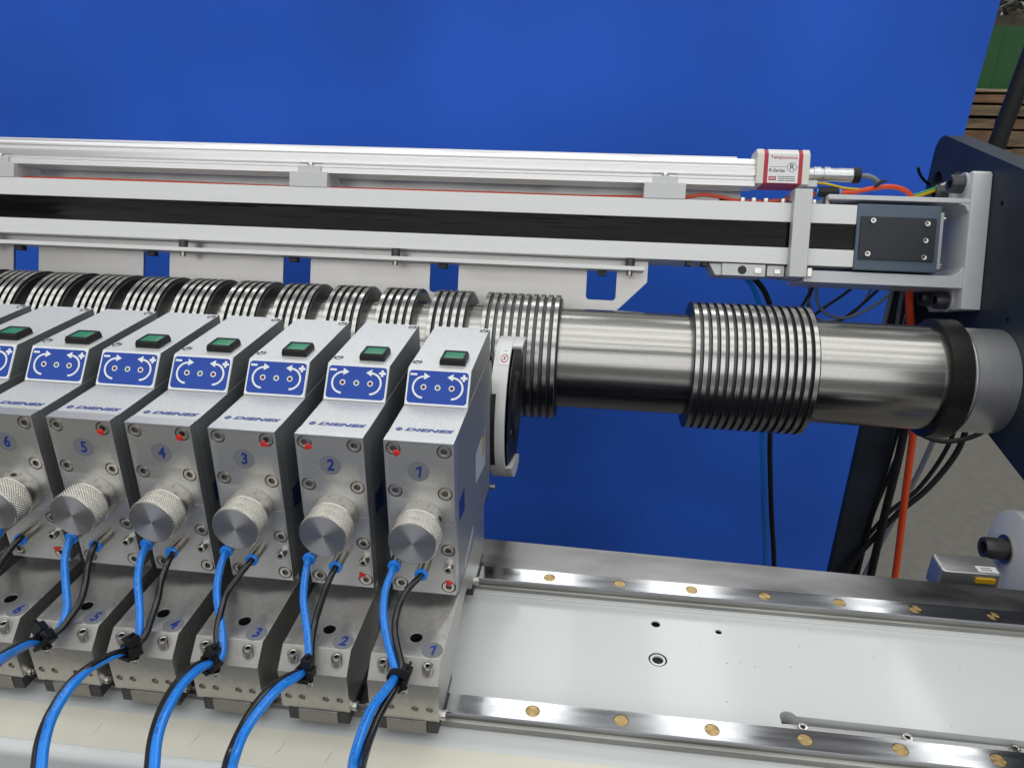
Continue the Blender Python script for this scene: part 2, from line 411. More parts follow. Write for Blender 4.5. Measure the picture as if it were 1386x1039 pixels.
# ------------------------------------------------------------------ machine bed and its rails
t = thing('machine_bed', 'white enamelled machine bed under the slitting heads', 'machine bed', (-90, 20, -899))
slot = [(214, -29), (214, -12.5)] + [(219 + 5 * math.cos(R(a)), -12 + 4.5 * math.sin(R(a))) for a in range(170, 19, -15)] + [(440, -12.5), (440, -29)]
loops = [[(-700, -84), (-700, 71.5), (452, 71.5), (452, -84)], circle(146, 57.4, 3.1), circle(187.8, 55.3, 2.2), circle(145.4, 24.5, 6.0, 36), slot]
put('bed_plate', plate_mesh('bed_plate', loops, 9, 'bed', 0, frame((0, 0, -160), (1, 0, 0), (0, 1, 0))), t)
m = MB()
prof = [(-84, -160)] + [(-84 - 6 * math.sin(R(a)), -166 + 6 * math.cos(R(a))) for a in (15, 30, 45, 60, 75, 90)] + [(-90, -420), (-84, -420)]
m.prism(prof, -700, 452, 'bed'); m.build('front_edge', t, smooth=50)
m = MB(); m.prism([(-700, -84), (452, -84), (452, 121), (-700, 148.4)], -899, -169.2, 'navy', 'z'); m.build('bed_body', t)
m = MB(); m.box(-700, 452, 71.5, 96, -169, -158.6, 'bed'); m.build('rail_seat', t, bevel=0.4)
m = MB(); m.prism([(-700, 91.2), (452, 91.2), (452, 121.6), (-700, 149)], -160.5, -155.0, 'ledge', 'z'); m.build('ground_ledge', t, bevel=0.3)
m = MB(); m.lathe([(-8, 3.6), (-8, 4.9), (-0.4, 4.9), (-0.2, 4.6), (-0.2, 3.7), (-8, 3.6)], (145.4, 24.5, -160), 'z', 'panel_white', 36, cap0=False, cap1=False); m.build('ring_insert', t)
for x, y, r_ in ((146, 57.4, 3.05), (187.8, 55.3, 2.15)):
    m = MB(); m.lathe([(-8, r_), (-1.0, r_), (-.9, r_ - .5), (-2.5, r_ - .5)], (x, y, -160), 'z', 'knife_black', 24); m.build('bore', t)  # black liners put the shade inside the bed holes into colour
m = MB(); m.lathe([(-8, 5.95), (-.6, 5.95), (-.6, 4.95), (-8, 4.95)], (145.4, 24.5, -160), 'z', 'knife_black', 32, cap0=False, cap1=False); m.lathe([(-8, 3.55), (-1.5, 3.55)], (145.4, 24.5, -160), 'z', 'knife_black', 32); m.build('bore', t)  # same painted shade around and inside the ring insert
m = MB(); m.box(214.2, 440, -28.6, -12.7, -168.8, -164.5, 'lid'); sl = m.build('slot_strip', t)
for x, y in ((226.6, -16.2), (285.1, -16.0), (343.4, -15.8), (401.5, -15.7)):
    m = MB(); m.hexscrew((x, y, -164.5), 'z', 1, 2.9, 3.0, 'screw', 'socket', hexr=1.5, depth=1.6); m.build('screw', sl)
m = MB()
for x0, y0, a, l in ((-176, -70, 68, 7), (-118, -70, 62, 8), (-69, -70, 60, 9), (-40, -71, 62, 7), (-205, -64, 55, 6)):
    pts = [(x0 + l * q * math.cos(R(a + 14 * q)), y0 + l * q * math.sin(R(a + 14 * q)) - 5, -159.6) for q in (0, .35, .7, 1)]
    m.tube(pts, 0.06, 'dark_print', 4)
m.build('pen_mark', t)
m = MB()
for i in range(16): m.disc((random.uniform(40, 400), random.uniform(-8, 66), -159.95), random.uniform(.2, .5), 'z', 'dark_print', 6)
m.build('dirt_speck', t)
m = MB(); m.box(-700, 451, -83, -58.5, -159.97, -159.7, 'cream')
o = m.build('masking_tape'); tag(rebase(o, (-124, -71, -160)), 'long strip of cream tape on the front edge of the white bed', 'tape')

def rail(y0, y1, zt, x0, step, n, label):
    c = (y0 + y1) / 2; w = y1 - y0
    t = thing('guide_rail', label, 'rail', (-110, c, zt - 10), 'linear guide rails on the bed')
    q = [(y0, zt - 10.2), (y0, zt - 6.6), (y0 + 2.0, zt - 5.6), (y0 + 2.0, zt - 3.4), (y0 + .5, zt - 1.9), (y0 + .5, zt - .5), (y0 + 1.0, zt)]
    q = q + [(2 * c - a, b) for a, b in q[::-1]]
    m = MB(); m.prism(q, -700, 450, 'railside')
    # ground top faces
    k = m.mi('rail')
    for i, f in enumerate(m.f):
        if all(m.v[v][2] > zt - 2.0 for v in f): m.m[i] = k
    cut = MB()
    for i in range(n): cut.lathe([(-4, 4.15), (3, 4.15)], (x0 + step * i, c, zt), 'z', 'rail', 28)
    bar = put('rail_bar', m.mesh('rail_bar', cutters=[cut.mesh('c')], smooth=25), t)
    pm_ = MB(); pm_.lathe([(-3, 3.95), (-.35, 3.95), (-.12, 3.8)], (0, 0, 0), 'z', 'brass', 28); me = pm_.mesh('plug')
    for i in range(n):
        p = put('plug', me, t); p.location = p.location + Vector((x0 + step * i, c, zt)) * S
    return t
rail(-44.6, -29.2, -149.0, 69.9, 50.27, 8, 'front steel guide rail with the larger brass plugs, nearest the camera')
rail(75.4, 91.0, -149.0, 71.1, 50.27, 8, 'rear steel guide rail with brass plugs along the dark ground ledge')

# ------------------------------------------------------------------ slitting heads
W = 19.66
def make_head():
    t = thing('slitting_head', 'x', 'slitting head', (0, 25, -153), 'slitting heads in a row on the guide rails')
    SC = [(-14.4, -5.2), (14.2, -5.4), (-14.5, -32.2), (14.3, -32.2), (-15.0, -70.4), (15.0, -70.6), (-14.2, -96.6), (14.8, -96.7)]
    pf = frame((0, 0, 0), (1, 0, 0), (0, 0, 1))
    up = plate_mesh('upper_front_plate', [[(-W, -51.9), (-W, 0), (W, 0), (W, -51.9)]] + [circle(x, z, 4.25, 28) for x, z in SC if z > -52], 8, 'plate', 0.35, pf)
    lo = plate_mesh('lower_front_plate', [[(-W, -102.4), (-W, -52.1), (W, -52.1), (W, -102.4)]] + [circle(x, z, 4.25, 28) for x, z in SC if z < -52], 8, 'plate', 0.3, pf)
    up = put('upper_front_plate', up, t); lo = put('lower_front_plate', lo, t)
    sm = MB(); sm.hexscrew((0, 3.2, 0), 'y', -1, 3.85, 3.1, 'screw', 'socket', hexr=2.0, depth=1.5); sme = sm.mesh('screw')
    for x, z in SC:
        o = put('screw', sme, up if z > -52 else lo); o.location = Vector((x, 0, z)) * S
        o.rotation_euler = (0, random.uniform(0, 1), 0)
    m = MB(); m.hexscrew((15.6, 0.05, -80.8), 'y', -1, 2.75, 5.0, 'screw', 'socket', hexr=1.5, depth=2.5); m.build('screw', lo)
    # body with its hood
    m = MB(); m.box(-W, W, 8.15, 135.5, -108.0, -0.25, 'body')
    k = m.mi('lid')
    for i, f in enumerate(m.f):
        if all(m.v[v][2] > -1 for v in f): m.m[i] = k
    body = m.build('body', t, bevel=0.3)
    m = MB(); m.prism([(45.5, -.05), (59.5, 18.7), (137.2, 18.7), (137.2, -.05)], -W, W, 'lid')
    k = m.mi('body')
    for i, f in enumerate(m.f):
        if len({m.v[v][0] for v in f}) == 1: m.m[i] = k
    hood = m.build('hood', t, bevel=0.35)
    for x, y in ((-16, 69), (16.2, 132)):
        m = MB(); m.disc((x, y, 18.8), 3.1, 'z', 'groove', 24); m.hexscrew((x, y, 18.7), 'z', 1, 2.65, 0.8, 'screw', 'groove', hexr=1.25, depth=0.5); m.build('screw', hood)
    # push button
    m = MB(); bx, by = 6.6, 73.4
    def fr(x0, x1, y0, y1): return [(bx + x0, by + y0), (bx + x1, by + y0), (bx + x1, by + y1), (bx + x0, by + y1)]
    rows = [(fr(-8.1, 8.1, -7.4, 7.4), 18.75), (fr(-8.1, 8.1, -7.4, 7.4), 21.2), (fr(-7.3, 7.3, -6.8, 6.8), 23.4), (fr(-6.4, 6.4, -6.0, 6.0), 23.4), (fr(-6.2, 6.2, -5.8, 5.8), 22.6)]
    vs = [(x, y, z) for r_, z in rows for x, y in r_]
    m.add(vs, [(4 * j + i, 4 * j + (i + 1) % 4, 4 * j + 4 + (i + 1) % 4, 4 * j + 4 + i) for j in range(4) for i in range(4)] + [(16, 17, 18, 19)], 'black_plastic')
    btn = m.build('push_button', t, bevel=0.3)
    m = MB(); vs = []; n = 8
    for j in range(n + 1):
        for i in range(n + 1):
            a, b = -1 + 2 * i / n, -1 + 2 * j / n
            vs.append((bx + 6.0 * a, by + 5.6 * b, 22.75 + 0.45 * (1 - a ** 4) * (1 - b ** 4) - .1 * (1 - a * a) * (1 - b * b)))
    m.add(vs, [(j * (n + 1) + i, j * (n + 1) + i + 1, (j + 1) * (n + 1) + i + 1, (j + 1) * (n + 1) + i) for j in range(n) for i in range(n)], 'green')
    m.build('button_cap', btn, smooth=60)
    # control panel on the slope
    d = Vector((0, .599, .8)); nr = Vector((0, -.8, .599)); pc = Vector((0, 52.5, 9.35)); pf = frame(pc + nr * .28, (1, 0, 0), d)
    pan = put('control_panel', plate_mesh('control_panel', [rrect(-19.3, 19.3, -11.3, 11.3, .6, 3)], .26, 'panel_white', 0, pf), t)
    put('panel_field', plate_mesh('panel_field', [rrect(-18.4, 18.4, -10.2, 10.2, 2.2)], .05, 'panel_blue', 0, frame(pc + nr * .34, (1, 0, 0), d)), pan)
    m = MB(); pf = frame(pc + nr * .38, (1, 0, 0), d)
    for sx in (1, -1):
        cx = -8.7 * sx; ri, ro = 6.0, 7.2; an = [R(q) for q in range(92, 272, 8)]
        vs = [(cx + sx * r_ * math.cos(a), r_ * math.sin(a) - .2, 0) for a in an for r_ in (ri, ro)]
        m.add(vs, [(2 * i, 2 * i + 1, 2 * i + 3, 2 * i + 2) for i in range(len(an) - 1)], 'panel_white')
        m.add([(cx + sx * 3.4, 6.6, 0), (cx - sx * .4, 8.9, 0), (cx - sx * .2, 4.4, 0)], [(0, 1, 2)], 'panel_white')
    m.add([(-17.6, 6.9, 0), (-13.4, 6.9, 0), (-13.4, 8.2, 0), (-17.6, 8.2, 0)], [(0, 1, 2, 3)], 'panel_white')
    cx, cy, a, b = 15.6, 6.6, .75, 2.1
    m.add([(cx - b, cy - a, 0), (cx + b, cy - a, 0), (cx + b, cy + a, 0), (cx - b, cy + a, 0)], [(0, 1, 2, 3)], 'panel_white')
    m.add([(cx - a, cy + a, 0), (cx + a, cy + a, 0), (cx + a, cy + b, 0), (cx - a, cy + b, 0)], [(0, 1, 2, 3)], 'panel_white')
    m.add([(cx - a, cy - b, 0), (cx + a, cy - b, 0), (cx + a, cy - a, 0), (cx - a, cy - a, 0)], [(0, 1, 2, 3)], 'panel_white')
    put('turn_arrows', m.mesh('turn_arrows', pf), pan)
    for x, mt in ((-8.7, 'led_red'), (0, 'led_green'), (8.7, 'led_red')):
        m = MB(); m.lathe([(0, 1.8), (.12, 1.8), (.12, 1.15)], (x, -.2, 0), 'z', 'panel_white', 20, cap1=False)
        m.lathe([(.0, 1.14), (.2, 1.1), (.4, .8), (.48, .3)], (x, -.2, 0), 'z', mt, 16, cap0=False)
        put('indicator_led', m.mesh('indicator_led', pf), pan)
    # maker's mark
    q = frame((2.4, 14.2, -.2), (1, 0, 0), (0, 1, 0))
    put('logo_lettering', text_mesh('DIENES', 4.8, 'blue_print', .25, .26, q, 1.08, 1.62), body)
    m = MB(); m.lathe([(0, 1.1), (0, 2.0), (.05, 2.0), (.05, 1.1)], (-14.4, 14.2, -.2), 'z', 'blue_print', 24, cap0=False, cap1=False)
    m.add([(-15.4, 12.6, -.15), (-14.4, 12.6, -.15), (-13.4, 15.8, -.15), (-14.4, 15.8, -.15)], [(0, 1, 2, 3)], 'blue_print'); m.build('logo_ring', body)
    # dark blue-grey four-sided patch and pale labels on the side
    def quad(name, pts, mt, parent, x=W + .06):
        m = MB(); m.add([(x, y, z) for y, z in pts] + [(x - .05, y, z) for y, z in pts], [(0, 1, 2, 3), (7, 6, 5, 4), (0, 4, 5, 1), (1, 5, 6, 2), (2, 6, 7, 3), (3, 7, 4, 0)], mt); return m.build(name, parent)
    quad('side_sticker', [(13, -45), (30, -45), (30, -61), (13, -58)], 'sticker', body)
    lb = quad('side_label', [(72, -46), (113, -46), (113, -76), (72, -68)], 'pale_sticker', body)
    quad('label_picture', [(99, -49), (111, -49), (111, -66), (99, -64)], 'ochre', lb, W + .1)
    quad('label_picture', [(99, -46.5), (111, -46.5), (111, -48.8), (99, -48.8)], 'dark_print', lb, W + .1)
    quad('rating_label', [(28, -99), (60, -93), (60, -98), (28, -104)], 'pale_sticker', body)
    # knob
    m = MB()
    nk, nt_ = 384, 54; rows = []
    for j in range(nt_ + 1):
        y = -21.6 + 12.2 * j / nt_
        for i in range(nk):
            a = 2 * math.pi * i / nk; u = i / nk * 48; v = j / nt_ * 7
            h = abs(math.sin(math.pi * (u + v))) * abs(math.sin(math.pi * (u - v)))
            r_ = 13.2 + .9 * h if 0 < j < nt_ else 13.5
            m.v.append((r_ * math.cos(a), y, -51.4 + r_ * math.sin(a)))
    kk = m.mi('knurl')
    for j in range(nt_):
        for i in range(nk):
            a, b = j * nk + i, j * nk + (i + 1) % nk; m.f.append((a, b, b + nk, a + nk)); m.m.append(kk)
    knob = m.build('knob', t, smooth=60)
    m = MB(); m.lathe([(0, 13.1), (.35, 13.5), (.6, 13.5)], (0, -22.2, -51.4), 'y', 'knobface', 96, mats=['collar', 'collar'], cap1=False)
    k = m.mi('knobface')
    for i, f in enumerate(m.f):
        if len(f) > 10: m.m[i] = k
    # the turned face is centred on its own origin so that the brushing runs in circles
    fm = m.mesh('knob_face'); fm.transform(Matrix.Translation(Vector((0, 22.2, 51.4)) * S)); o = put('knob_face', fm, knob); o.location = Vector((0, -22.2, -51.4)) * S
    m = MB(); m.lathe([(-9.4, 13.2), (-8.9, 13.9), (-1.2, 13.9), (-.6, 13.4), (-.05, 13.4)], (0, 0, -51.4), 'y', 'collar', 72)
    for i in range(0, 12):
        a = R(30 * i + 8); c, s_ = math.cos(a), math.sin(a); l = 2.6 if i % 2 else 4
        m.add([(13.93 * c - .12 * s_, -1.4, -51.4 + 13.93 * s_ + .12 * c), (13.93 * c + .12 * s_, -1.4, -51.4 + 13.93 * s_ - .12 * c), (13.93 * c + .12 * s_, -1.4 - l, -51.4 + 13.93 * s_ - .12 * c), (13.93 * c - .12 * s_, -1.4 - l, -51.4 + 13.93 * s_ + .12 * c)], [(0, 1, 2, 3)], 'dark_print')
    m.build('scale_collar', knob)
    # push-in fittings
    for x, z, y1 in ((-14.4, -76.2, -12), (1.8, -79, -14)):
        m = MB(); m.lathe([(0, 3.3), (-1.0, 3.5), (y1 + 2.6, 3.5), (y1 + 2.2, 3.2)], (x, 0, z), 'y', 'nickel', 24)
        f = m.build('tube_fitting', t)
        m = MB(); m.lathe([(y1 + 2.3, 3.0), (y1 + 2.1, 3.9), (y1 + .6, 3.9), (y1, 3.3), (y1, 2.4)], (x, 0, z), 'y', 'tube_blue', 24); m.build('release_ring', f)
    # base block
    m = MB()
    pr = [(-56, -144), (-56, -118), (-46, -108.2), (108, -108.2), (108, -144), (62, -144), (58, -138)] + [(26 + 26 * math.cos(R(a)), -144 + 20 * math.sin(R(a))) for a in range(15, 166, 15)] + [(-6, -138), (-12, -144)]
    m.prism(pr, -W, W, 'base')
    kc = m.mi('chamfer')
    for i, f in enumerate(m.f):
        ys = [m.v[v][1] for v in f]; zs = [m.v[v][2] for v in f]
        if len(f) == 4 and min(ys) < -55 and max(ys) < -45 and min(zs) > -119: m.m[i] = kc
    k = m.mi('front')
    for i, f in enumerate(m.f):
        if all(m.v[v][1] < -55 for v in f): m.m[i] = k
    c = MB(); c.lathe([(-9, 3.5), (4, 3.5)], (2.2, -31.5, -108.2), 'z', 'groove', 28); cs = [c.mesh('c')]  # dark hole walls carry the shade of the recess as colour
    c = MB()
    for x, z in ((-15.4, -135.8), (-7.3, -135.8), (6.3, -135.6), (14.4, -135.5)): c.lathe([(-2, 1.85), (1.6, 1.85)], (x, -56, z), 'y', 'nickel', 20)
    cs.append(c.mesh('c'))
    base = put('base_block', m.mesh('base_block', bevel=0.3, cutters=cs), t)
    for x in (-11.6, 13.2):
        m = MB(); m.hexscrew((x, -51.2, -113.6), 'z', 1, 3.1, 5.4, 'screw', 'socket', hexr=1.5, depth=2.6); m.build('screw', base)
    # carriages
    for y0, y1 in ((-57, -16), (60, 106)):
        m = MB(); m.box(-10.2, 12.6, y0, y1, -152.8, -144.1, 'carriage'); cr = m.build('carriage', t, bevel=0.4)
        for x0, x1 in ((-16.2, -10.3), (12.7, 19.0)):
            m = MB(); m.box(x0, x1, y0 + .5, y1 - .5, -152.4, -144.2, 'dark_cap'); m.build('end_cap', cr, bevel=0.4)
        m = MB(); m.lathe([(0, 3.0), (3.5, 3.0), (3.5, 1.9), (1.5, 1.9)], (19.0, y0 + 6, -143.6), 'x', 'screw', 20); m.build('grease_nipple', cr)
    return t
head0 = make_head()
def kids(o): return [c for c in bpy.data.objects if c.parent == o]
def copy_tree(o, parent=None):
    c = o.copy(); COL.objects.link(c)
    if parent is not None: c.parent = parent
    for ch in kids(o): copy_tree(ch, c)
    return c
HX = {1: 0.0, 2: -50.8, 3: -101.6, 4: -151.5, 5: -199.8, 6: -248.5, 7: -298.5, 8: -349.0}
HL = {1: 'slitting head marked 1 at the right end of the row with the white guard wheel', 2: 'slitting head marked 2, next to the right-end head', 3: 'slitting head marked 3 with a red dab, third from the white guard wheel', 4: 'slitting head marked 4, fourth from the white guard wheel', 5: 'slitting head marked 5, leftmost head whose whole knob shows', 6: 'slitting head marked 6 with its knob cut by the left edge', 7: 'slitting head at the left edge with only its top and green button in view', 8: 'slitting head at the far left with only a corner of its top showing'}
heads = {1: head0}
src = [c for c in kids(head0)]
for k in range(2, 9):
    heads[k] = copy_tree(head0)
for k, h in heads.items():
    h.location.x = HX[k] * S; h['label'] = HL[k]; ORIGIN[h.name] = (0, 25, -153)
KN = {1: 12, 2: 100, 3: 200, 4: 270, 5: 300, 6: 62, 7: 0, 8: 0}
RED = {1: [(-12.6, -7.6), (15.0, -93.6)], 2: [(-12.3, -7.8), (12.6, -93.4)], 3: [(12.6, -8.0)], 4: [(12.4, -7.9)], 5: [(12.6, -7.7)], 6: [(12.8, -94.0)]}
def numeral(k, mat):
    if k > 1: return text_mesh(str(k), 10.0, 'blue_print', .10, .34, mat, 1, .84)
    m = MB(); P = [(-.2, -3.6), (1.1, -3.6), (1.9, 3.6), (.9, 3.6), (-1.5, 2.3), (-1.6, 1.2), (.5, 1.9)]
    m.prism(P, 0, .03, 'blue_print', 'z'); return m.mesh('numeral', mat)
for k in range(1, 9):
    h = heads[k]
    parts = {c.name.split('.')[0]: c for c in kids(h)}
    jr = random.Random(40 + k); parts['control_panel'].location.x += jr.uniform(-.22, .22) * S; parts['push_button'].location.x += jr.uniform(-.2, .2) * S
    if k < 7:
        m = MB(); m.lathe([(0, 6.3), (-.06, 6.3)], (-.6, 0, -18.6), 'y', 'decal', 40); m.build('number_decal', parts['upper_front_plate'])
        put('numeral', numeral(k, frame((-.5, -.1, -18.8), (1, 0, 0), (0, 0, 1))), parts['upper_front_plate'])
        m = MB(); m.lathe([(0, 5.9), (.06, 5.9)], (13.4, -40.0, -108.2), 'z', 'decal', 40); m.build('number_decal', parts['base_block'])
        put('numeral', numeral(k, frame((13.4, -39.8, -108.1), (1, 0, 0), (0, 1, 0))), parts['base_block'])
    for x, z in RED.get(k, []):
        m = MB(); rnd = random.Random(k * 10 + int(z)); vs = []
        n = 14
        for j, (rr, hh) in enumerate(((1, .02), (.8, .35), (.35, .5))):
            for i in range(n):
                a = 2 * math.pi * i / n; q = rr * (2.1 + .5 * math.sin(a * 3 + k) + rnd.uniform(-.35, .35))
                vs.append((x + q * math.cos(a), -hh, z + .95 * q * math.sin(a)))
        m.add(vs, [(j * n + i, j * n + (i + 1) % n, (j + 1) * n + (i + 1) % n, (j + 1) * n + i) for j in range(2) for i in range(n)] + [tuple(range(2 * n, 3 * n))], 'red_paint')
        m.build('red_paint_mark', parts['upper_front_plate' if z > -52 else 'lower_front_plate'], smooth=70)
    if k in (1, 6):
        a = R(28 if k == 1 else 78); c, s_ = math.cos(a), math.sin(a)
        m = MB(); m.cyl((13.6 * c, -5.4, -51.4 + 13.6 * s_), (13.98 * c, -5.4, -51.4 + 13.98 * s_), 1.75, 1.75, 'groove', 18); m.build('set_screw', parts['knob'])

# guard, knife wheel and its holder on the right-hand head
h = heads[1]
def arc_band(m, cy, cz, ro, ri, x0, x1, a0, a1, mt, n=40):
    vs = []
    for i in range(n + 1):
        a = R(a0 + (a1 - a0) * i / n); c, s_ = math.cos(a), math.sin(a)
        vs += [(x0, cy + ro * c, cz + ro * s_), (x1, cy + ro * c, cz + ro * s_), (x1, cy + ri * c, cz + ri * s_), (x0, cy + ri * c, cz + ri * s_)]
    fs = [(4 * i + q, 4 * i + (q + 1) % 4, 4 * i + 4 + (q + 1) % 4, 4 * i + 4 + q) for i in range(n) for q in range(4)]
    fs += [(0, 1, 2, 3), tuple(4 * n + q for q in (3, 2, 1, 0))]
    m.add(vs, fs, mt)
GY, GZ, GR = 214.5, -77.3, 59.4
KY, KZ = 222.5, -80.0
m = MB(); arc_band(m, GY, GZ, GR, GR - 3.0, 15.5, 28, 60, 262, 'guard'); gd = m.build('wheel_guard', h, bevel=0.4, smooth=40)
m = MB(); arc_band(m, GY, GZ, GR - .05, GR - 2.5, 28.05, 36.5, 60, 100, 'guard', 14); m.build('guard_hood', gd, bevel=0.3, smooth=40)
m = MB(); poly = [(GY + (GR - .1) * math.cos(R(a)), GZ + (GR - .1) * math.sin(R(a))) for a in range(212, 281, 4)] + [(228, -130)]
m.prism(poly, 28.05, 33.0, 'guard'); m.build('guard_foot', gd, bevel=0.3)
m = MB(); poly = [(GY + (GR - 3.2) * math.cos(R(a)), GZ + (GR - 3.2) * math.sin(R(a))) for a in range(222, 264, 4)]
m.prism(poly, 16, 28, 'guard'); m.build('guard_web', gd, bevel=0.3)
m = MB(); arc_band(m, GY, GZ, GR + .25, GR - .2, 19.6, 27.8, 104, 122, 'white_label', 10); st = m.build('warning_sticker', gd)
def on_band(a_mid, x_mid, u, v, r=GR + .32):   # u across (x), v along the arc
    a = R(a_mid) + v / r; return (x_mid + u, GY + r * math.cos(a), GZ + r * math.sin(a))
m = MB()
N = 24; vs = []; XM = 23.7; AM = 115.5
for i in range(N):
    a = 2 * math.pi * i / N
    for r_ in (2.5, 3.1): vs.append(on_band(AM, XM, r_ * math.cos(a), 1.5 * r_ * math.sin(a)))
m.add(vs, [(2 * i, 2 * i + 1, (2 * i + 3) % (2 * N), (2 * i + 2) % (2 * N)) for i in range(N)], 'red_print')
m.add([on_band(AM, XM, u, v) for u, v in ((-2, 2.5), (-1.6, 2.9), (2, -2.5), (1.6, -2.9))], [(0, 1, 2, 3)], 'red_print')
m.add([on_band(AM, XM, u, v) for u, v in ((-1.1, -2.2), (-.3, -2.3), (1.0, 1.4), (.4, 2.0))], [(0, 1, 2, 3)], 'dark_print')
m.add([on_band(107, XM, u, v) for u, v in ((-2.2, -.25), (2.2, -.25), (2.2, .25), (-2.2, .25))], [(0, 1, 2, 3)], 'dark_print')
m.build('sticker_sign', st)
m = MB(); m.lathe([(0, 50), (0.4, 53.5), (2.0, 53.5), (2.2, 50), (2.2, 46), (4.0, 45), (4.0, 39), (3.0, 38), (3.0, 30), (6.5, 29), (6.5, 22), (5.0, 21), (5.0, 8)], (25.2, KY, KZ), 'x', 'groove', 96, mats=['knife_black'] * 4 + ['groove', 'groove', 'ringside', 'groove', 'knife_black', 'knife_black', 'knife_black', 'groove'])
kn = m.build('knife_holder', h, smooth=30)
m = MB(); m.lathe([(0, 50), (.1, 55.2), (.7, 56.0), (.9, 50)], (28.6, KY, KZ), 'x', 'ringside', 128, mats=['knife_black', 'ring', 'knife_black']); m.build('knife_disc', kn)
for a in range(0, 360, 90):
    m = MB(); m.hexscrew((28.4, KY + 34.5 * math.cos(R(a + 15)), KZ + 34.5 * math.sin(R(a + 15))), 'x', 1, 2.2, 2.0, 'black_screw', 'groove'); m.build('screw', kn)
# dark band paints slot shade on the guard's left flank, and the carrier arm
m = MB(); arc_band(m, GY, GZ, GR + .1, GR - 1, 16.0, 20.4, 146, 208, 'groove', 20); m.build('guard_slot', gd)
m = MB(); m.prism([(136, 2), (150, -2), (162, -16), (166, -60), (160, -95), (150, -118), (136, -124)], 9, 17.4, 'black_screw'); m.prism([(150, -40), (215, -60), (215, -95), (150, -100)], 4, 15, 'black_screw'); m.build('carrier_arm', h, bevel=0.6)
m = MB(); m.cyl((18, 150, -118), (22, 150, -118), 2.2, 2.2, 'screw', 16); m.cyl((17, 146, -6), (20.5, 146, -6), 2.6, 2.6, 'black_screw', 16); m.build('arm_pin', h)

